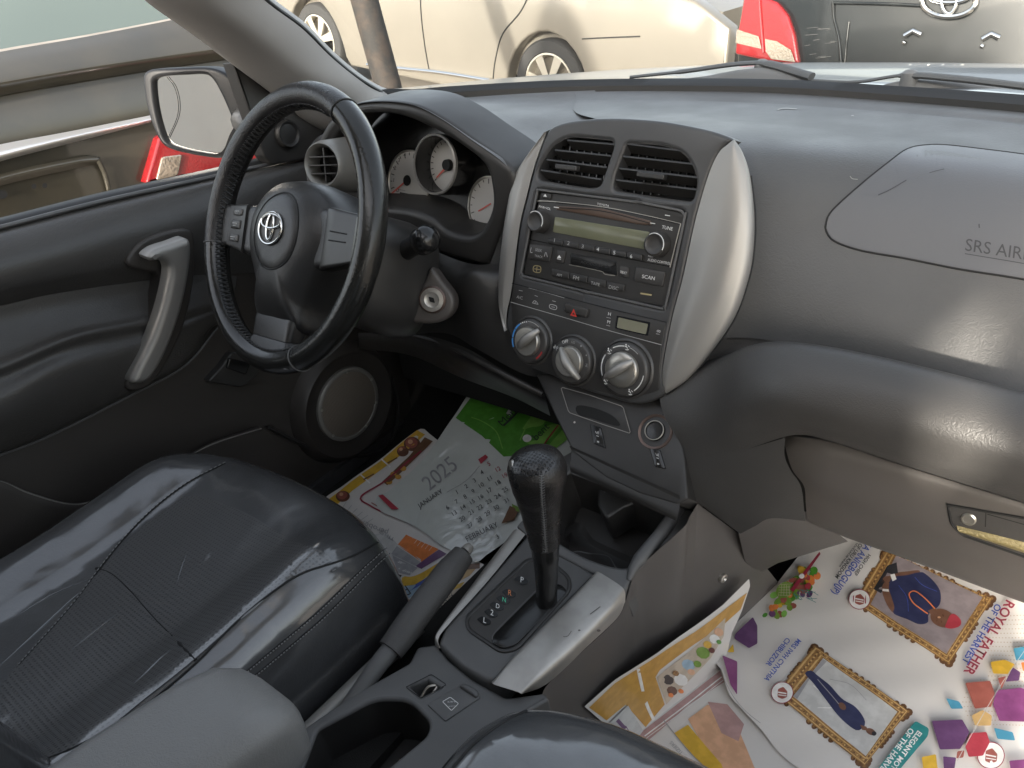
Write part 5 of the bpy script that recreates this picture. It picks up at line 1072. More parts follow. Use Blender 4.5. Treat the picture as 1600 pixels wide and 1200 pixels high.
# passenger seat
pseat = thing('passenger_seat', 'black front passenger seat corner under shiny film, beside the console and floor posters', 'car seat', (.36, -.6, 0))
pc = MB().loft(cushion(.136, .62, -.385, -.86, .351), 60, 7).out('cushion', M['seat'], pseat, 80)
PS = Skin(pc); b = MB(); b.seam(PS, [(708, 1200), (745, 1160), (800, 1122), (850, 1104), (900, 1105)], .0012, .0005, 50); b.out('seam', M['gap'], pc)
rows = []
for z, y, hw in ((.24, -1.0, .235), (.34, -.99, .25), (.45, -1.0, .25), (.6, -1.04, .245), (.75, -1.09, .23), (.86, -1.13, .19), (.90, -1.16, .12)):
    pr = [(-1.02, -.10), (-1.04, -.03), (-.97, .035), (-.82, .05), (-.62, .02), (0, .0), (.62, .02), (.82, .05), (.97, .035), (1.04, -.03), (1.02, -.10)]
    rows.append([V((.36+a*hw, y+b_, z)) for a, b_ in pr])
MB().loft(rows, 40, 5).out('backrest', M['seats'], pseat, 80)

# armrest
arm = MB(); rows = []
ap = [(V((-.014, -.560, .352)), .2), (V((-.015, -.562, .353)), .55), (V((-.017, -.569, .355)), .80), (V((-.022, -.585, .359)), .96), (V((-.028, -.615, .363)), 1.0), (V((-.040, -.69, .366)), 1.0), (V((-.050, -.80, .367)), 1.0), (V((-.055, -.95, .367)), 1.0)]
for p, k in ap:
    L_ = rounded([(-.062*k, -.038*k), (.062*k, -.038*k), (.062*k, .040*k), (-.062*k, .040*k)], [.02, .02, .026*k, .026*k], 7)
    rows.append([p + V((.966*a, -.26*a*-1*0, 0)) + V((0, 0, b_ + .004*(1-(a/.062)**2))) for a, b_ in L_])
arm.grid(rows, cu=True); arm.add(rows[0], [list(range(len(rows[0])))])
tag(arm.out('armrest', M['arm'], None, 70), 'grey worn vinyl armrest with rounded front end beside the driver seat', 'armrest')

# ------------------------------------------------------------------ papers
PW = (.70, .675, .645)
M['paper'] = mat('white paper', PW, .32, bump=(26, .25, 'noise'), var=(4, (.63, .605, .575), .6), coat=.35, coat_r=.22)
M['film_p'] = mat('filmed calendar paper', (.66, .69, .66), .35, bump=(24, .4, 'noise'), var=(6, (.58, .61, .57), .8), coat=.8, coat_r=.10, wr=(16, .9))
def ink(n, c, r_=.35): M[n] = mat(n, c, r_, bump=(26, .25, 'noise'), var=(60, tuple(min(1, x*1.3+.012) for x in c), .6), coat=.35, coat_r=.22)
for n, c in dict(ink_black=(.03, .03, .035), ink_green=(.075, .26, .03), ink_lime=(.20, .42, .08), ink_blue=(.06, .10, .36), ink_navy=(.03, .035, .09), ink_maroon=(.27, .025, .05), ink_red=(.40, .045, .065), ink_yellow=(.62, .38, .04), ink_ochre=(.50, .27, .05),
                 ink_orange=(.68, .20, .05), ink_gold=(.36, .20, .07), ink_goldlt=(.55, .36, .15), ink_golddk=(.14, .07, .035), ink_mauve=(.27, .23, .24), ink_skin=(.17, .085, .055), ink_purple=(.21, .055, .17), ink_violet=(.125, .055, .145), ink_cyan=(.07, .27, .40), ink_teal=(.03, .22, .22),
                 ink_peach=(.62, .36, .22), ink_pale=(.50, .50, .49), ink_grey=(.30, .30, .31), ink_pink=(.42, .26, .25), ink_tan=(.50, .42, .33), ink_brown=(.12, .05, .03), ink_brick=(.30, .09, .07), ink_leaf=(.16, .28, .04), ink_sky=(.30, .42, .52), ink_white=(.75, .74, .72)).items(): ink(n, c)
M['ink_gold'] = mat('ink_gold', (.38, .21, .075), .35, var=(260, (.15, .075, .035), .75), coat=.3, coat_r=.2)
class Print:
    "a printed sheet: paper mesh plus inks lying on it"
    def __init__(s, obj, mp, mx=26): s.o = obj; s.mp = mp; s.k = 0; s.mx = mx; s.b = {}; s.bold = 0
    def nxt(s): s.k += 1; return .00035 + .00009*s.k
    def poly(s, m, pts, hole=None, part=None):
        b = s.b.setdefault((part or 'print', m), MB()); b.fill([pts]+([hole] if hole else []), s.mp, s.nxt(), s.mx)
    def line(s, m, pts, w, n=None, closed=False, part=None): s.b.setdefault((part or 'print', m), MB()).line(s.mp, pts, w, s.nxt(), n, closed)
    def text(s, m, t, p0, p1, ar=1, up=None, part='lettering'): s.b.setdefault((part, m), MB()).text(s.mp, t, p0, p1, s.nxt(), ar, up, None, s.bold)
    def done(s):
        "the inks join the sheet's own mesh, one material slot each"
        me = s.o.data; v = [tuple(q.co) for q in me.vertices]; f = [list(p.vertices) for p in me.polygons]; mi = [0]*len(f)
        for (p, m), b in s.b.items():
            if not b.v: continue
            if me.materials.find(M[m].name) < 0: me.materials.append(M[m])
            i = me.materials.find(M[m].name); k = len(v); v += [tuple(q) for q in b.v]; f += [[k+j for j in q] for q in b.f]; mi += [i]*len(b.f)
        ms = list(me.materials); me.clear_geometry(); me.from_pydata(v, [], f)
        me.polygons.foreach_set('material_index', mi); me.polygons.foreach_set('use_smooth', [True]*len(f)); me.update()
def sheet(name, label, pts, mp, m, n=120, mx=16, sm=True, cat='paper', group=None):
    b = MB(); L_ = smooth2(pts, n) if sm else rounded(pts, 2, 2)
    b.fill([L_], mp, 0, mx); o = b.out(name, m, None, 180); tag(o, label, cat, group); return o
Z8 = lambda *p: zz(list(p), 500, 580, .3167)
def plane3(a, b, c, **k): return Sheet((a+b+c)/3, b-a, c-a, **k)
sl_ = radians(19)
PD = Sheet((-.36, -.08, .045), (1, 0, 0), (0, cos(sl_), sin(sl_)), amp=.0022, fr=17, ph=.4)
def lift(P_, dh): return Sheet(P_.o + P_.n*dh, P_.u, P_.v, amp=P_.amp, fr=P_.fr, ph=P_.ph)
# flyer with fruit border
P1 = Print(sheet('flyer', 'white flyer with yellow fruit border lying under the plastic covered calendar', Z8((497, 285), (540, 310), (585, 345), (700, 420), (760, 700), (700, 940), (560, 960), (420, 900), (250, 820), (80, 690), (22, 638), (120, 560), (260, 455), (400, 350)), lift(PD, -.004), M['paper'], cat='flyer'), lift(PD, -.004))
P1.poly('ink_yellow', Z8((480, 292), (520, 315), (470, 360), (300, 480), (160, 590), (90, 660), (40, 640), (150, 548), (300, 435)))
for (x, y, r_) in ((455, 360, 36), (408, 395, 26), (115, 620, 30)):
    P1.poly('ink_brown', Z8(*ell(x, y, r_*1.15, r_*.95, 20))); P1.poly('ink_brick', Z8(*ell(x-3, y-5, r_*.85, r_*.7, 20))); P1.poly('ink_peach', Z8(*ell(x-8, y-10, r_*.35, r_*.3, 14)))
P1.line('ink_white', Z8((300, 430), (345, 470)), 2.2); P1.line('ink_white', Z8((200, 510), (245, 550)), 2.2); P1.line('ink_golddk', Z8((330, 450), (380, 425)), 2); P1.line('ink_golddk', Z8((215, 535), (265, 505)), 2)
P1.poly('ink_golddk', Z8((520, 330), (560, 350), (430, 470), (330, 560), (305, 540), (440, 420)))
for (x, y) in ((360, 505), (385, 520), (340, 545), (410, 480)): P1.poly('ink_ochre', Z8(*ell(x, y, 16, 12, 12)))
P1.line('ink_maroon', Z8((500, 395), (330, 530), (205, 622), (250, 665), (330, 705), (440, 750), (560, 800)), 2.6, 60)
P1.text('ink_grey', 'perober', Z8((345, 790))[0], Z8((205, 735))[0], .9); P1.text('ink_grey', 'TTI·UJIJ', Z8((380, 830))[0], Z8((290, 780))[0], 1)
for k in range(6): P1.line('ink_grey', Z8((110+k*22, 690+k*14), (135+k*26, 650+k*16)), .6)
P1.line('ink_brick', Z8((255, 650), (300, 675), (340, 690)), 1.6); P1.done()
# orange headed leaflet, yellow and blue leaflet
P2 = Print(sheet('leaflet', 'leaflet with orange header and dark lower band half under the driver seat', Z8((255, 800), (400, 795), (425, 802), (590, 880), (630, 905), (560, 960), (440, 1010), (330, 960), (290, 860)), lift(PD, -.0022), M['paper'], cat='leaflet', group='leaflets on the driver floor'), lift(PD, -.0022))
P2.poly('ink_pale', Z8((262, 803), (330, 800), (380, 850), (500, 930), (440, 980), (380, 960), (300, 870))); P2.poly('ink_orange', Z8((425, 806), (588, 882), (500, 940), (380, 855)))
for k in range(7): P2.line('ink_white', Z8((420+k*20, 835+k*9), (440+k*20, 812+k*9)), .5)
P2.poly('ink_grey', Z8((378, 860), (500, 944), (480, 965), (350, 900))); P2.poly('ink_violet', Z8((590, 884), (628, 905), (500, 975), (470, 960)))
P2.poly('ink_grey', Z8((355, 905), (480, 968), (440, 1005), (380, 990))); P2.text('ink_white', 'upiqenter', Z8((478, 972))[0], Z8((378, 928))[0], 1); P2.text('ink_white', 'perober', Z8((455, 992))[0], Z8((385, 962))[0], 1); P2.done()
P3 = Print(sheet('leaflet', 'yellow and blue leaflet with printed number under the handbrake lever', Z8((395, 1010), (520, 955), (640, 905), (800, 950), (820, 1010), (700, 1120), (560, 1220), (450, 1260), (390, 1200)), lift(PD, -.0032), M['paper'], cat='leaflet', group='leaflets on the driver floor'), lift(PD, -.0032))
P3.poly('ink_yellow', Z8((400, 1015), (520, 960), (630, 912), (600, 960), (480, 1050), (400, 1060))); P3.poly('ink_sky', Z8((400, 1060), (480, 1052), (600, 970), (640, 985), (420, 1130))); P3.line('ink_blue', Z8((395, 1095), (470, 1060), (560, 1010)), 5)
P3.poly('ink_goldlt', Z8((560, 1010), (700, 950), (790, 955), (740, 1010), (620, 1075))); P3.poly('ink_golddk', Z8((690, 955), (790, 950), (790, 975), (700, 985))); P3.poly('ink_yellow', Z8((600, 1080), (715, 1040), (690, 1075), (600, 1120)))
P3.poly('ink_tan', Z8((560, 1120), (690, 1070), (700, 1090), (640, 1150), (540, 1190))); P3.poly('ink_red', Z8((625, 1080), (655, 1070), (650, 1085), (625, 1095)))
P3.text('ink_black', 'Rd', Z8((400, 1130))[0], Z8((450, 1095))[0], 1.2); P3.text('ink_black', '08 687 8852', Z8((545, 1175))[0], Z8((665, 1105))[0], 1.3); P3.text('ink_black', '874 8746', Z8((580, 1190))[0], Z8((665, 1135))[0], 1.3); P3.line('ink_blue', Z8((470, 1245), (560, 1200), (640, 1150)), 3); P3.done()
# calendar in a clear sleeve
co = Z8((782, 48), (900, 90), (1100, 150), (1240, 260), (1260, 420), (1120, 640), (1010, 770), (900, 850), (825, 905), (770, 945), (690, 905), (600, 862), (540, 815), (460, 762), (370, 722), (300, 690), (272, 640), (290, 605), (340, 585), (500, 440), (600, 320), (680, 200))
PDc = lift(PD, .002)
cal = sheet('calendar', 'wall calendar sheet for 2025 in clear plastic on the driver floor, green at its top', co, PDc, M['film_p'], 160, 14, cat='calendar')
P4 = Print(cal, PDc)
P4.poly('ink_green', Z8((792, 58), (900, 95), (1095, 160), (1225, 262), (1180, 340), (1085, 400), (905, 420), (800, 322), (672, 235), (720, 165)))
P4.poly('ink_lime', Z8((1000, 280), (1060, 190), (1120, 230), (1190, 270), (1150, 320), (1075, 385), (1000, 340))); P4.line('ink_lime', Z8((700, 215), (800, 250), (870, 300), (900, 380)), 1.5); P4.line('ink_lime', Z8((1075, 170), (1035, 240), (985, 340)), 1.6)
P4.poly('ink_white', Z8((836, 95), (918, 100), (912, 160), (830, 140))); P4.poly('ink_blue', Z8((842, 100), (912, 105), (906, 154), (838, 136)))
P4.line('ink_white', Z8((858, 100), (862, 135), (880, 140), (895, 128), (898, 105)), 2); 
for k in range(4): P4.line('ink_white', Z8((836, 105+11*k), (914, 112+11*k)), .5)
P4.line('ink_black', Z8((905, 270), (930, 245), (950, 225), (975, 195), (1005, 150)), 3.2, 40); P4.text('ink_black', 'Month', Z8((900, 272))[0], Z8((1000, 165))[0], .8)
P4.line('ink_red', Z8((1175, 270), (1130, 330), (1085, 395)), 2); P4.text('ink_black', 'bent', Z8((1065, 350))[0], Z8((1140, 275))[0], 1); P4.poly('ink_white', Z8(*ell(1022, 332, 22, 18))); P4.poly('ink_red', Z8(*ell(1022, 332, 12, 10)))
P4.poly('ink_lime', Z8((1200, 290), (1240, 330), (1140, 400), (1110, 390)))
P4.text('ink_grey', '2025', Z8((540, 598))[0], Z8((690, 478))[0], 1.15); P4.text('ink_black', 'JANUARY', Z8((494, 682))[0], Z8((612, 606))[0], 1.1)
P4.line('ink_grey', Z8((630, 605), (720, 545), (790, 470)), .8); P4.poly('ink_red', Z8((783, 440), (818, 415), (832, 428), (796, 462)))
for s_, x, y in (('1', 685, 612), ('2', 730, 582), ('3', 770, 552), ('4', 806, 512), ('5', 840, 470), ('6', 640, 690), ('7', 684, 660), ('8', 725, 635), ('9', 765, 608), ('10', 805, 578), ('11', 845, 543), ('12', 885, 495), ('13', 675, 720), ('14', 718, 690), ('15', 762, 662), ('16', 803, 637), ('17', 845, 604), ('18', 886, 564), ('19', 918, 525), ('20', 714, 748), ('21', 757, 718),
              ('22', 800, 692), ('23', 843, 662), ('24', 885, 632), ('25', 920, 598), ('27', 752, 781), ('28', 797, 752), ('29', 838, 722), ('30', 880, 692), ('31', 928, 655), ('3', 886, 834)):
    w_ = 7 if len(s_) == 1 else 14; x2, y2 = w_*.9, -w_*.62
    P4.text('ink_red' if s_ in ('5', '12', '19') else 'ink_black', s_, Z8((x-x2, y-y2*.8))[0], Z8((x+x2, y+y2*1.2))[0], 1.0, (-.5, -.8))
P4.text('ink_black', 'FEBRUARY', Z8((735, 852))[0], Z8((887, 775))[0], 1.05); P4.poly('ink_red', Z8((290, 618), (312, 612), (395, 688), (360, 690))); P4.poly('ink_golddk', Z8((940, 670), (985, 690), (960, 740), (900, 760), (920, 715))); P4.poly('ink_leaf', Z8((950, 660), (990, 680), (985, 700), (955, 690))); P4.done()

# posters on the passenger side
s2_ = radians(10)
PP = Sheet((.36, .02, .05), (1, 0, 0), (0, cos(s2_), sin(s2_)), amp=.0026, fr=14, ph=1.1)
ZA = lambda *p: zz(list(p), 900, 800, .4375)
ZB = lambda *p: zz(list(p), 1100, 820, .3166)
YS = plane3(X(915, 1104, .130), PP(1120, 1035, -.004), X(1168, 905, .212), amp=.0012, fr=16, ph=.2)
P5 = Print(sheet('poster', 'yellow bordered poster with food pictures leaning against the console side', ZA((615, 236), (618, 262), (590, 350), (555, 430), (530, 560), (480, 640), (260, 800), (240, 870), (150, 800), (28, 692), (140, 600), (290, 505), (400, 420), (520, 330)), YS, M['paper'], cat='poster', sm=False, group='posters on the passenger floor'), YS)
P5.poly('ink_ochre', ZA((606, 285), (585, 345), (530, 395), (420, 470), (300, 565), (285, 590), (320, 690), (250, 770), (180, 690), (110, 745), (45, 696), (140, 612), (290, 515), (420, 425), (520, 350)))
P5.line('ink_white', ZA((222, 560), (235, 620), (255, 690), (280, 745)), 5)
P5.poly('ink_tan', ZA((290, 590), (400, 500), (530, 375), (525, 440), (480, 520), (325, 690)))
for (x, y, r_, m) in ((330, 600, 22, 'ink_black'), (345, 640, 20, 'ink_brown'), (375, 600, 26, 'ink_white'), (400, 545, 24, 'ink_sky'), (410, 570, 14, 'ink_peach'), (450, 500, 26, 'ink_leaf'), (465, 470, 16, 'ink_yellow'), (490, 450, 20, 'ink_white'), (505, 425, 18, 'ink_peach'), (340, 655, 10, 'ink_orange'), (375, 640, 10, 'ink_orange'), (430, 540, 15, 'ink_leaf'), (480, 490, 12, 'ink_brown'), (505, 460, 10, 'ink_green'), (355, 575, 12, 'ink_gold')): P5.poly(m, ZA(*ell(x, y, r_, r_*.8, 9, .5)))
P5.poly('ink_pale', ZA((120, 750), (185, 690), (245, 790), (225, 830))); P5.poly('ink_violet', ZA((140, 745), (160, 730), (200, 800), (220, 820), (190, 800))); P5.done()
def nearer(p, d): return p + (CAM-p).normalized()*d
PPb = plane3(nearer(YS(996, 1150), .003), PP(1250, 1210, -.003), nearer(YS(1127, 1045), .003), amp=.001, fr=14)
P6 = Print(sheet('poster', 'pinkish poster with brown banded edge between the yellow and the portrait posters', ZA((240, 775), (380, 665), (520, 560), (640, 640), (800, 800), (900, 960), (760, 1000), (500, 1000), (300, 900), (222, 812)), PPb, M['paper'], cat='poster', group='posters on the passenger floor'), PPb)
P6.poly('ink_pink', ZA((222, 806), (240, 780), (380, 672), (515, 570), (530, 610), (400, 690), (300, 780), (240, 830))); P6.line('ink_white', ZA((245, 800), (390, 692), (520, 592)), 2); P6.line('ink_white', ZA((245, 812), (395, 702), (525, 604)), 1)
P6.poly('ink_peach', ZA((400, 740), (470, 690), (560, 720), (590, 800), (640, 920), (560, 960), (470, 860))); P6.poly('ink_pink', ZA((470, 680), (540, 690), (600, 760), (580, 820), (520, 790))); P6.poly('ink_yellow', ZA((350, 790), (400, 760), (520, 900), (540, 980), (430, 880)))
P6.line('ink_grey', ZA((310, 740), (400, 850), (470, 920)), 1.2); P6.text('ink_grey', 'TIZIERS', ZA((385, 860))[0], ZA((340, 815))[0], 1); P6.done()
po_ = ZA((935, 72), (1010, 60), (1150, 70), (1400, 120), (1800, 300), (1800, 1100), (1200, 1100), (800, 914), (660, 770), (585, 692), (545, 645), (522, 570), (488, 510), (540, 430), (600, 362), (700, 272), (760, 200), (820, 130), (870, 92))
P7 = Print(sheet('poster', 'large white poster with two gold framed portraits on the passenger floor', po_, PP, M['paper'], 200, 16, cat='poster', group='posters on the passenger floor'), PP)
P7.bold = .022
# halftone dots at the right
b = P7.b.setdefault(('print', 'ink_tan'), MB())
for i in range(30):
    for j in range(26):
        x, y = 1180+i*16+ (j % 2)*8, 440+j*22 + 0*i
        if (x-1420) * .8 + (y-900)*.25 > -90 + 40*sin(y*.02) and y < 1000 and not (1240 < x < 1330 and y < 760):
            px_, py_ = ZB((x, y))[0]; b.fill([ell(px_, py_, 1.2, .9, 6)], PP, .00032)
def frame(o, i, bg_, jit):
    def ring(L_, n): return [tuple(V(L_[k]).lerp(V(L_[(k+1) % 4]), t/n)) for k in range(4) for t in range(n)]
    for k in range(4):
        a, c = V(o[k]), V(o[(k+1) % 4]); n = 16
        for t in range(n+1):
            if min(t, n-t) < 3 or abs(t-n/2) < 2.5:
                q = a.lerp(c, t/n); P7.b.setdefault(('print', 'ink_golddk'), MB()).fill([ZB(*ell(q.x, q.y, 15 + 7*(min(t, n-t) < 2), 13 + 6*(min(t, n-t) < 2), 9, t))], PP, .0004)
                P7.b.setdefault(('print', 'ink_gold'), MB()).fill([ZB(*ell(q.x-2, q.y-3, 8, 6, 8, t))], PP, .00052)
    P7.k = max(P7.k, 4); P7.poly('ink_gold', ZB(*o), ZB(*i)); inner = [tuple(V(a).lerp(V(c), .70)) for a, c in zip(o, i)]; inner2 = [tuple(V(a).lerp(V(c), .82)) for a, c in zip(o, i)]
    o2 = [tuple(V(a).lerp(V(c), .12)) for a, c in zip(o, i)]; o3 = [tuple(V(a).lerp(V(c), .24)) for a, c in zip(o, i)]
    P7.poly('ink_goldlt', ZB(*inner), ZB(*inner2)); P7.poly('ink_goldlt', ZB(*o2), ZB(*o3))
    h = P7.nxt(); mid_ = [tuple(V(a).lerp(V(c), .47)) for a, c in zip(o, i)]
    for k in range(4):
        a, c = V(mid_[k]), V(mid_[(k+1) % 4]); n = 26
        for t in range(n): q = a.lerp(c, (t+.5)/n); P7.b.setdefault(('print', 'ink_golddk' if t % 2 else 'ink_goldlt'), MB()).fill([ZB(*ell(q.x, q.y, 6, 4, 6, t*1.3))], PP, h)
    P7.poly(bg_, ZB(*i))
frame([(898, 132), (1425, 358), (1208, 690), (738, 385)], [(948, 155), (1376, 350), (1196, 640), (822, 396)], 'ink_mauve', 1)
P7.poly('ink_black', ZB((905, 205), (950, 190), (960, 260), (900, 310), (872, 340), (836, 320)))
P7.poly('ink_skin', ZB(*smooth2([(1070, 228), (1000, 232), (950, 238), (915, 250), (885, 262), (880, 285), (905, 300), (950, 285), (1060, 275)], 30)))
P7.poly('ink_skin', ZB(*smooth2([(960, 440), (925, 430), (890, 370), (878, 310), (900, 280), (925, 300), (925, 350), (960, 400)], 30)))
P7.poly('ink_navy', ZB(*smooth2([(930, 262), (1000, 250), (1062, 236), (1085, 238), (1130, 275), (1166, 330), (1162, 395), (1110, 440), (1105, 482), (1060, 492), (1005, 468), (935, 440), (940, 410), (925, 360), (912, 310)], 60)))
P7.line('ink_blue', ZB((960, 300), (1000, 360), (1010, 440)), .8); P7.line('ink_blue', ZB((1040, 260), (1080, 300), (1150, 330)), .8)
P7.poly('ink_skin', ZB(*ell(1178, 462, 62, 46, 28, .35))); P7.poly('ink_skin', ZB((1105, 425), (1140, 408), (1165, 440), (1140, 470)))
P7.line('ink_orange', ZB((1140, 415), (1090, 365), (1040, 330), (1012, 345), (1030, 385), (1075, 420), (1105, 440)), 1.6, 50)
P7.poly('ink_red', ZB(*smooth2([(1215, 445), (1240, 440), (1268, 470), (1262, 500), (1220, 515), (1190, 508), (1195, 490)], 30)))
for x, y in ((1180, 448), (1172, 480)): P7.poly('ink_brown', ZB(*ell(x, y, 7, 4, 10, 1.3)))
P7.line('ink_brown', ZB((1145, 455), (1150, 468), (1147, 480)), 1); P7.poly('ink_peach', ZB(*ell(1160, 458, 8, 5, 10)))
P7.poly('ink_white', ZB((918, 250), (940, 245), (950, 272), (930, 282))); P7.poly('ink_white', ZB((880, 320), (910, 322), (912, 335), (880, 332)))
for k in range(4): P7.line('ink_brown', ZB((886+k*8, 268-k*2), (876+k*6, 290)), .5)
frame([(545, 606), (1008, 932), (792, 1192), (352, 838)], [(588, 668), (952, 936), (798, 1146), (440, 852)], 'ink_pale', 2)
P7.poly('ink_grey', ZB((586, 672), (606, 684), (520, 770), (460, 866), (442, 852), (500, 780)))
P7.line('ink_white', ZB((540, 800), (640, 900), (560, 910)), 1); P7.line('ink_grey', ZB((620, 770), (720, 800), (800, 880)), .7)
P7.poly('ink_navy', ZB(*smooth2([(498, 742), (530, 728), (560, 752), (620, 800), (680, 868), (740, 905), (780, 950), (795, 990), (775, 1015), (750, 1020), (700, 985), (650, 935), (600, 870), (540, 790)], 50)))
P7.line('ink_grey', ZB((560, 770), (620, 840), (670, 900)), 1.2); P7.poly('ink_skin', ZB(*ell(822, 1030, 26, 15, 18, .5))); P7.poly('ink_skin', ZB((770, 995), (800, 1005), (810, 1025), (780, 1020))); P7.poly('ink_skin', ZB(*ell(682, 905, 22, 14, 14, .8))); P7.poly('ink_black', ZB(*ell(838, 1040, 12, 11, 14)))
for (x, y, r_) in ((766, 380, 50), (386, 836, 52), (1412, 1150, 64)):
    P7.poly('ink_maroon', ZB(*ell(x, y, r_*1.07, r_*1.03))); P7.poly('ink_white', ZB(*ell(x, y, r_, r_*.96)))
    P7.poly('ink_brick', ZB(*rounded([(x-r_*.45, y+r_*.4), (x-r_*.4, y-r_*.35), (x+r_*.1, y-r_*.55), (x+r_*.5, y-r_*.1), (x+r_*.45, y+r_*.45), (x, y+r_*.6)], 6))); P7.line('ink_white', ZB((x-r_*.4, y-r_*.05), (x+r_*.4, y+r_*.1)), 2); P7.line('ink_white', ZB((x-r_*.38, y+r_*.2), (x+r_*.4, y+r_*.32)), 1.4)
def T(m, t, a, c, ar=1.0, up=None): P7.text(m, t, ZB(a)[0], ZB(c)[0], ar, up)
T('ink_black', 'HIGH CHIEF', (808, 158), (738, 258), 1.1); T('ink_blue', 'KA ANIGBOGU(JP)', (806, 92), (628, 345), 1.25); T('ink_black', 'BI OF URU KINGDOM', (782, 85), (645, 272), 1.1); T('ink_black', 'UDODUNOBI NNEWI', (752, 105), (664, 222), .9)
T('ink_maroon', 'ROYAL FATHER', (1492, 372), (1276, 742), 1.15); T('ink_blue', 'OF THE HARVEST', (1440, 388), (1268, 690), 1.1)
T('ink_blue', 'MRS IWH CYNTHIA', (462, 572), (296, 770), 1.2); T('ink_blue', 'CHIBUZOR', (408, 566), (304, 700), 1.1)
P7.poly('ink_teal', ZB(*rounded([(1040, 985), (1108, 1022), (1100, 1062), (930, 1260), (820, 1260)], [14, 14, 14, 2, 2]))); T('ink_white', 'ELEGANT MOTHER', (1052, 1032), (880, 1262), 1.15); T('ink_white', 'OF THE HARVEST', (1012, 1018), (842, 1245), 1.15)
for m, q in (('ink_brick', [(1284, 800), (1408, 786), (1430, 850), (1412, 914), (1332, 925)]), ('ink_purple', [(1442, 832), (1560, 815), (1620, 840), (1620, 985), (1452, 985), (1420, 900)]), ('ink_violet', [(1120, 985), (1270, 978), (1305, 1040), (1260, 1122), (1160, 1125)]), ('ink_red', [(1310, 1046), (1388, 1040), (1405, 1090), (1372, 1154), (1302, 1160), (1285, 1110)]),
             ('ink_cyan', [(1190, 875), (1254, 890), (1275, 925), (1216, 926)]), ('ink_cyan', [(1425, 1020), (1518, 1040), (1530, 1080), (1442, 1074)]), ('ink_cyan', [(1525, 616), (1630, 600), (1630, 660), (1537, 680)]), ('ink_yellow', [(1410, 690), (1480, 675), (1535, 700), (1500, 750), (1422, 750)]), ('ink_goldlt', [(1316, 960), (1370, 932), (1415, 960), (1410, 1010), (1332, 1010)]),
             ('ink_violet', [(1520, 715), (1558, 740), (1550, 782), (1482, 790)]), ('ink_brick', [(1445, 772), (1490, 762), (1462, 830)]), ('ink_violet', [(242, 466), (264, 510), (264, 598), (222, 620), (150, 570), (157, 546)]), ('ink_purple', [(92, 656), (165, 686), (164, 848), (132, 800)]), ('ink_yellow', [(115, 640), (145, 597), (150, 640)]), ('ink_yellow', [(1070, 1165), (1140, 1150), (1150, 1230), (1080, 1230)]), ('ink_violet', [(1175, 1160), (1240, 1165), (1230, 1230), (1180, 1230)]),
             ('ink_orange', [(1560, 690), (1630, 690), (1630, 740), (1570, 735)]), ('ink_brick', [(1245, 1135), (1280, 1130), (1275, 1165), (1240, 1170)]), ('ink_purple', [(1500, 1180), (1600, 1170), (1600, 1240), (1510, 1240)])): P7.poly(m, ZB(*rounded(q, 7, 3)))
random.seed(5)
for k in range(80):   # fruit picture
    t = random.random(); x = 340+200*t + random.uniform(-45, 45); y = 440-210*t*.9 + random.uniform(-40, 55)
    m = random.choice(['ink_orange', 'ink_red', 'ink_leaf', 'ink_lime', 'ink_yellow', 'ink_brick', 'ink_green', 'ink_leaf', 'ink_violet']); P7.poly(m, ZB(*ell(x, y, random.uniform(12, 26), random.uniform(10, 20), 9, random.random()*3)))
for k in range(16): x, y = 440+random.uniform(0, 90), 340+random.uniform(0, 60); P7.line('ink_teal', ZB((x, y), (x+random.uniform(10, 50), y+random.uniform(0, 40))), .8)
P7.poly('ink_leaf', ZB(*ell(398, 352, 36, 46, 20, .9))); 
for k in range(5): P7.line('ink_tan', ZB((372+k*12, 322+k*2), (366+k*14, 385-k*2)), .6); P7.line('ink_tan', ZB((368, 326+k*13), (432, 322+k*15)), .6)
P7.poly('ink_maroon', ZB((424, 352), (568, 175), (574, 186), (440, 364))); P7.poly('ink_white', ZB(*ell(482, 288, 13, 12)))
P7.line('ink_grey', ZB((100, 790), (150, 880), (210, 950), (280, 1005)), .8); P7.line('ink_pale', ZB((1579, 640), (1440, 850), (1300, 1090), (1240, 1200)), 1.0, 40); P7.done()

# ------------------------------------------------------------------ wipers
M['wip'] = mat('weathered wiper black', (.11, .108, .104), .6)
def wiper(pts, wd, label, cap):
    t = thing('windscreen_wiper', label, 'wiper', Y(*pts[0]), 'windscreen wipers')
    b = MB(); q = [Y(*p) + V((0, 0, .004)) for p in pts]; b.tube(even(q, 30), [w_*.62 for w_ in wd], 8, flat=.6); b.out('wiper_arm', M['wip'], t)
    b = MB(); c = Y(*cap); b.tube([c+V((0, 0, -.015)), c+V((0, 0, .012)), c+V((0, 0, .016))], [.014, .012, .006], 16); b.out('pivot_cover', M['cowl'], t)
wiper([(985, 124, .60), (1070, 115, .62), (1125, 107, .63), (1165, 103, .63), (1200, 104, .62), (1268, 124, .60)], [.008]*8+[.011]*14+[.018]*8, 'grey windscreen wiper lying in front of the dash centre, below the silver car', (1190, 108, .63))
wiper([(1270, 130, .60), (1340, 132, .60), (1412, 122, .60), (1500, 128, .58), (1620, 142, .54), (1720, 152, .50)], [.007]*10+[.014]*20, 'grey windscreen wiper lying in front of the passenger side, below the dark car', (1420, 126, .60))

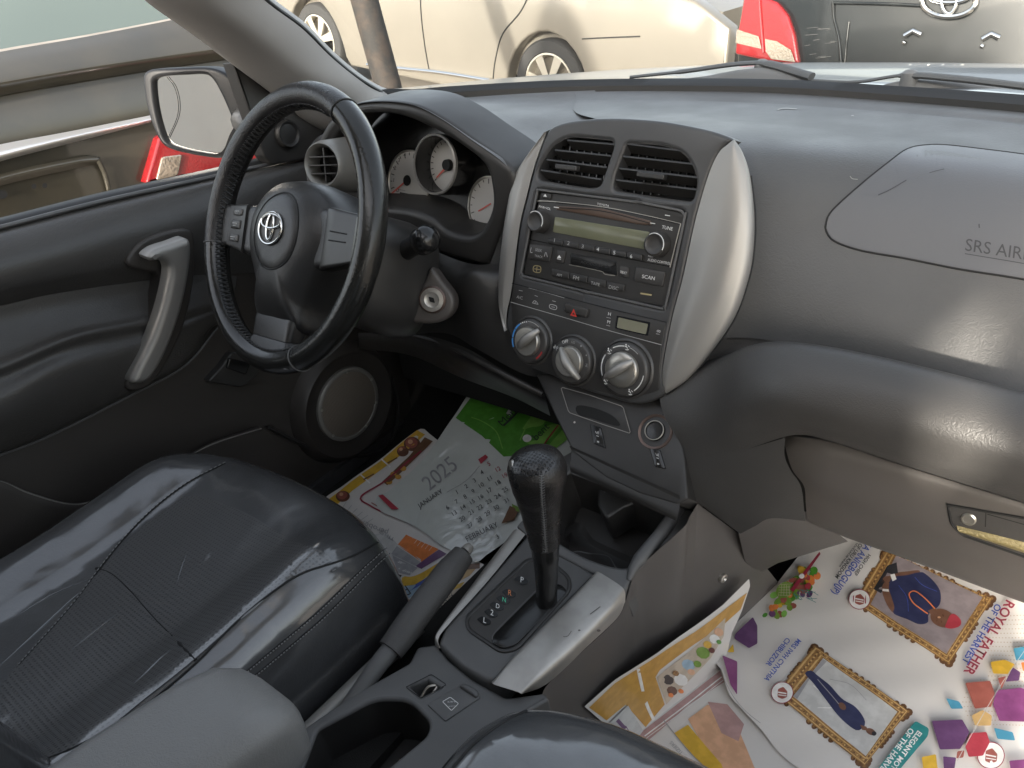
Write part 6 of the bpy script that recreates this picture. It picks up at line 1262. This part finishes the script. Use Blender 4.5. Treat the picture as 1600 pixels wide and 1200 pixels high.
# ------------------------------------------------------------------ things outside
# gold estate car standing close on the driver side
M['goldc'] = mat('olive gold car paint', (.052, .048, .037), .30, .3, coat=1, coat_r=.06, var=(5, (.078, .067, .047), .5))
M['cglass'] = mat('tinted car glass', (.10, .125, .115), .08, 0, spec=.9)
M['rlens'] = mat('red lamp lens', (.21, .010, .012), .12, coat=.8, bump=(160, .3, 'grain'))
M['clens'] = mat('clear lamp lens', (.40, .33, .26), .18, .55, bump=(120, 1.0, 'grain'), coat=1)
c1 = thing('parked_car', 'olive gold parked car seen from behind through the driver window, with chrome strip', 'car', (-2.4, .4, -.46), 'cars parked around')
xs = (-260, -120, 0, 160, 300, 420, 560)
xc = (-260, -120, 0, 130, 250, 340, 402)
def row(ys, x):
    out = []
    for p in xc:
        i = max(j for j in range(6) if xs[j] <= p); t = (p-xs[i])/(xs[i+1]-xs[i]); out.append(X(p, ys[i]+(ys[i+1]-ys[i])*t, x))
    return out
MB().loft([row((125, 102, 77, 50, 22, -5, -40), -2.06), row((30, -30, -70, -110, -150, -190, -230), -2.32), [q + V((-.25, 0, .28)) for q in row((30, -30, -70, -110, -150, -190, -230), -2.32)]], 40, 5).out('rear_window', M['cglass'], c1)
MB().loft([row((130, 107, 81, 53, 25, -1, -36), -2.05), row((150, 126, 100, 72, 48, 27, -5), -2.0), row((168, 148, 124, 97, 76, 60, 36), -1.95), row((176, 156, 132, 104, 84, 68, 46), -1.945), row((186, 166, 143, 114, 93, 78, 56), -1.965), row((196, 175, 150, 122, 100, 84, 62), -1.985)], 50, 5).out('tailgate_spoiler', M['goldc'], c1, 60)
MB().loft([row((194, 173, 149, 121, 99, 83, 61), -1.99), row((235, 212, 185, 156, 130, 112, 90), -1.965), row((300, 272, 246, 210, 180, 158, 132), -1.955), row((420, 380, 345, 310, 278, 250, 215), -1.965), row((620, 560, 520, 480, 440, 400, 360), -1.99), [V((q.x-.03, q.y, -.2)) for q in row((620, 560, 520, 480, 440, 400, 360), -1.99)]], 50, 6).out('tailgate', M['goldc'], c1, 60)
b = MB(); b.loft([[X(-130, 262, -1.945), X(-20, 230, -1.945), X(110, 205, -1.945), X(236, 180, -1.945)], [X(-130, 282, -1.905), X(-20, 248, -1.905), X(110, 215, -1.91), X(236, 187, -1.925)], [X(-130, 294, -1.945), X(-20, 258, -1.945), X(110, 224, -1.945), X(236, 191, -1.945)]], 40, 5); b.out('chrome_strip', mat('dulled chrome strip', (.82, .82, .82), .34, .75), c1)
b = MB(); b.loft([[X(-130, 318, -1.94), X(0, 272, -1.94), X(120, 246, -1.94), X(152, 243, -1.94)], [X(-130, 326, -1.925), X(0, 280, -1.925), X(120, 253, -1.925), X(154, 249, -1.925)], [X(-130, 338, -1.95), X(0, 291, -1.95), X(120, 263, -1.95), X(156, 257, -1.95)]], 40, 5); b.out('plate_ledge', M['goldc'], c1)
b = MB(); b.tube(even([X(152, 247, -1.935), X(163, 270, -1.945), X(171, 300, -1.95), X(178, 335, -1.955)], 20), .008, 8); b.out('plate_edge', M['goldc'], c1)
b = MB()
for x, y in ((53, 291), (70, 290)): b.fill([ell(x, y, 4, 4, 12)], lambda a, c, h: X(a, c, -1.945), 0)
b.fill([ell(3, 304, 9, 7, 14)], lambda a, c, h: X(a, c, -1.945), 0); b.out('screw_hole', M['void'], c1)
tl = MB(); TPl = Plane(X(300, 260, -1.925), (0, 1, 0), (0, 0, 1))
tl.slab([Lc(TPl, rounded([(248, 212), (300, 205), (400, 190), (470, 200), (455, 240), (415, 250), (340, 268), (228, 287)], 6))], TPl, .0, .05, .01, 3); tl = tl.out('tail_light', M['rlens'], c1)
b = MB(); b.slab([Lc(TPl, rounded([(252, 245), (284, 241), (277, 274), (243, 282)], 5))], TPl, .006, .01, .004, 3); b.out('reversing_lens', M['clens'], tl)

# silver saloon across the windscreen
M['silverc'] = mat('champagne silver paint', (.185, .170, .145), .36, .3, coat=.5, coat_r=.10, var=(2, (.205, .188, .16), .5))
M['tyre'] = mat('tyre rubber', (.03, .03, .03), .8, bump=(60, .3, 'noise'))
M['alloy'] = mat('alloy rim', (.62, .58, .50), .3, .7)
w1 = D(863, 130, 6.0); w2_ = D(504, 62, 7.45); uu = (w1-w2_)
SC = Plane(w1, uu, (0, 0, 1)); WB = uu.length; kk = WB/2.75
c2 = thing('parked_car', 'champagne silver saloon parked sideways ahead of the windscreen, alloy wheels showing', 'car', SC.w(-WB/2, 0)-V((0, 0, .33)), 'cars parked around')
def bw(a, b_, h): return SC.w(a*kk, b_*kk, h*kk + .09*kk*(1-((b_-.25)/.75)**2) - .05*max(0, b_-.6)*kk)
def arch(c, r_): return [(c+r_*cos(t), -.10+ (r_+.08)*sin(t)) for t in [pi*i/14 for i in range(15)]]
outl = [(-3.70, .0), (-3.74, .28), (-3.45, .48), (-2.6, .60), (-1.75, 1.06), (-1.2, 1.14), (-.3, 1.12), (.35, .80), (1.15, .68), (1.42, .55), (1.46, .10), (1.32, -.12), (.42, -.12)] + arch(0, .40) + [(-.45, -.17), (-2.3, -.17)] + arch(-2.75, .40) + [(-3.2, -.13)]
b = MB(); b.slab([outl], bw, 0, .12, .02, 3, mx=.25); b.out('body_side', M['silverc'], c2, 60)
b = MB(); b.slab([[(-3.6, .0), (-3.6, .45), (-2.6, .56), (-1.7, 1.02), (-.3, 1.08), (.4, .76), (1.3, .62), (1.38, .0)]], bw, -.11, 1.6, .02, 2, back=True); b.out('body_core', M['silverc'], c2)
b = MB(); b.fill([rounded([(-2.25, .64), (-1.65, 1.0), (-1.2, 1.06), (-.35, 1.04), (.18, .74)], .05)], lambda a, c, h: bw(a, c, .012), 0); b.out('side_windows', M['cglass'], c2)
def c2l(pts, wd, h, m, nm):
    b = MB(); L_ = [SC.ab(*p) for p in pts]; L_ = [(a/kk, c/kk) for a, c in L_]; b.seam(lambda a, c, h_: bw(a, c, h_), L_, wd, h, 40); b.out(nm, M[m], c2)
c2l([(667, -60), (668, 0), (674, 60), (680, 108)], .006, .001, 'gap', 'door_gap'); c2l([(845, -40), (826, 12), (797, 50), (785, 90), (780, 120)], .006, .001, 'gap', 'door_gap'); c2l([(920, 58), (960, 56), (1010, 54)], .005, .001, 'gap', 'bumper_gap')
b = MB(); L_ = [(a/kk, c/kk) for a, c in (SC.ab(*p) for p in ((585, 98), (640, 104), (700, 110), (778, 122)))]; b.tube([bw(a, c, .012) for a, c in even([V((x, y, 0)) for x, y in L_], 20)] if 0 else [bw(q.x, q.y, .012) for q in even([V((x, y, 0)) for x, y in L_], 20)], .028, 8, flat=.7); b.out('sill_strip', M['chrome'], c2)
for cx_ in (0, -2.75):
    w = MB(); P9 = Plane(bw(cx_, 0, -.03), SC.u, SC.v); R9 = .325*kk
    w.lathe(P9, (0, 0), [(R9*.7, -.2), (R9, -.19), (R9*1.0, -.02), (R9*.95, .0), (R9*.72, .004), (R9*.68, -.02)], 40, False); w = w.out('wheel', M['tyre'], c2)
    b = MB(); b.lathe(P9, (0, 0), [(R9*.70, -.0), (R9*.66, .002), (R9*.62, -.03), (R9*.60, -.10)], 40, False); b.lathe(P9, (0, 0), [(R9*.13, -.02), (R9*.12, .0), (R9*.01, .004)], 16)
    for k in range(7):
        a = 2*pi*k/7+.3; d0 = V((cos(a), sin(a))); n0 = V((-sin(a), cos(a))); pts = []
        b.add([P9.w(*(d0*R9*.1+n0*R9*.07), -.004), P9.w(*(d0*R9*.66+n0*R9*.12), -.006), P9.w(*(d0*R9*.66-n0*R9*.12), -.006), P9.w(*(d0*R9*.1-n0*R9*.07), -.004)], [[0, 1, 2, 3]])
    b.out('rim', M['alloy'], w)
    b = MB(); b.lathe(P9, (0, 0), [(R9*.61, -.10), (R9*.1, -.11)], 30); b.out('brake', M['void'], w)
    b = MB(); b.lathe(P9, (0, 0), [(.46*kk, -.10), (.1, -.12)], 30); b.out('wheel_well', M['void'], c2)

# dark saloon, rear corner
M['darkc'] = mat('dark blue grey car paint', (.009, .011, .012), .30, .0, coat=.25, coat_r=.05, spec=.3, var=(8, (.014, .016, .017), .6), bump=(5, .1, 'noise'))
BC = Plane(Y(1400, 50, 2.7), (1, 0, 0), (0, .16, 1))
c3 = thing('parked_car', 'dark parked car showing its boot lid, chrome oval badge and glowing red tail light', 'car', BC.o-V((0, -.5, BC.o.z+.46)), 'cars parked around')
bo = Lc(BC, [(1128, 140), (1122, 60), (1140, -20), (1190, -60), (1500, -70), (1760, -60), (1900, 0), (1900, 200), (1128, 170)])
def cw(a, b_, h): x = a-BC.ab(1500, 50)[0]; return BC.w(a, b_, h - .10*x*x - (.25*(-.55-x) if x < -.55 else 0))
b = MB(); b.slab([bo], cw, 0, .5, .03, 3, mx=.08); b.out('boot_lid', M['darkc'], c3, 60)
cb = [(V((q[0], q[1]))) for q in bo]
b = MB(); x0, x1 = BC.o.x-.70, BC.o.x+1.15
b.loft([[V((x0, 2.95, .78)), V((.25, 2.85, .84)), V((x1, 2.95, .78))], [V((x0+.1, 3.5, .95)), V((.25, 3.45, 1.0)), V((x1-.1, 3.5, .95))], [V((x0+.3, 4.0, 1.12)), V((.25, 4.0, 1.18)), V((x1-.3, 4.0, 1.12))], [V((x0+.3, 5.0, 1.12)), V((.25, 5.0, 1.18)), V((x1-.3, 5.0, 1.12))], [V((x0, 6.6, .5)), V((.25, 6.6, .55)), V((x1, 6.6, .5))]], 16, 4); b.out('upper_body', M['darkc'], c3)
b = MB(); b.box((.25, 4.6, .1), 1.75, 3.2, .8); b.out('body_core', M['darkc'], c3)
BW = lambda px_, py_, h=0: cw(*BC.ab(px_, py_), h)
b = MB(); tlp = rounded([(1142, -14), (1180, -8), (1205, 2), (1224, 22), (1236, 52), (1246, 99), (1200, 97), (1158, 90), (1126, 84), (1128, 60), (1136, 20)], 4)
b.slab([Lc(BC, tlp)], cw, .03, .06, .012, 3, mx=.05); t3 = b.out('tail_light', M['rlens'], c3, 60)
b = MB(); b.fill([[(1130, 44), (1172, 56), (1178, 76), (1128, 66)]], lambda a, c, h: BW(a, c, .034), 0, 8); b.fill([[(1184, 60), (1206, 64), (1232, 78), (1240, 97), (1196, 92), (1186, 80)]], lambda a, c, h: BW(a, c, .034), 0, 8); b.out('clear_lens', M['clens'], t3)
b = MB(); b.tube([BW(1172, -8, .034), BW(1176, 30, .036), BW(1182, 82, .034)], .006, 6); b.out('lens_divider', M['rlens'], t3)
b = MB(); b.tube([BW(x, y, .02) for x, y in ell(1484, 2, 42, 25, 40)], .010, 8, True); b.tube([BW(x, y, .02) for x, y in ell(1484, -6, 32, 11, 30)], .007, 8, True); b.tube([BW(x, y, .02) for x, y in ell(1484, 0, 12, 22, 30)], .007, 8, True); b.out('badge', M['chrome'], c3)
b = MB(); b.tube(even([BW(1300, 4, .01), BW(1380, 6, .012), BW(1440, 9, .012)], 14), .006, 8); b.tube(even([BW(1300, 4, .01), BW(1301, 28, .004), BW(1309, 60, .004), BW(1313, 100, .004)], 14), .006, 8); b.tube(even([BW(1325, 34, .004), BW(1322, 60, .004), BW(1318, 100, .004)], 14), .004, 8); b.out('plate_recess', M['darkc'], c3)
for x, y in ((1428, 52), (1550, 57)):
    b = MB(); b.tube([BW(x-14, y+4, .012), BW(x, y-4, .016), BW(x+12, y+2, .012)], .011, 8); b.out('plate_screw', M['chrome'], c3)
    b = MB(); b.tube([BW(x-16, y+14, .01), BW(x-12, y+16, .012)], .008, 8); b.out('screw_head', M['chrome'], c3)
b = MB(); random.seed(3)
for k in range(13):
    x, y = random.uniform(1238, 1296), random.uniform(42, 96); l = random.uniform(4, 22); b.line(lambda a, c, h: BW(a, c, .004), [(x, y), (x+l, y-1.5)], random.uniform(.4, .8), 0, 4)
b.out('scratch', M['dash'], c3)

# leaning post
M['post'] = mat('grimy post', (.022, .020, .018), .8, bump=(40, .5, 'noise'), var=(14, (.05, .035, .026), .7))
pa, pb = D(553, -60, 4.4), D(606, 134, 4.5); dn = (pb-pa).normalized(); k = (-.46-pb.z)/dn.z; pbot = pb+dn*k
b = MB(); b.tube(even([pa-dn*1.2, pa, pb, pbot], 24), .083, 24); tag(b.out('post', M['post'], None), 'grimy dark leaning post standing before the silver car', 'post')
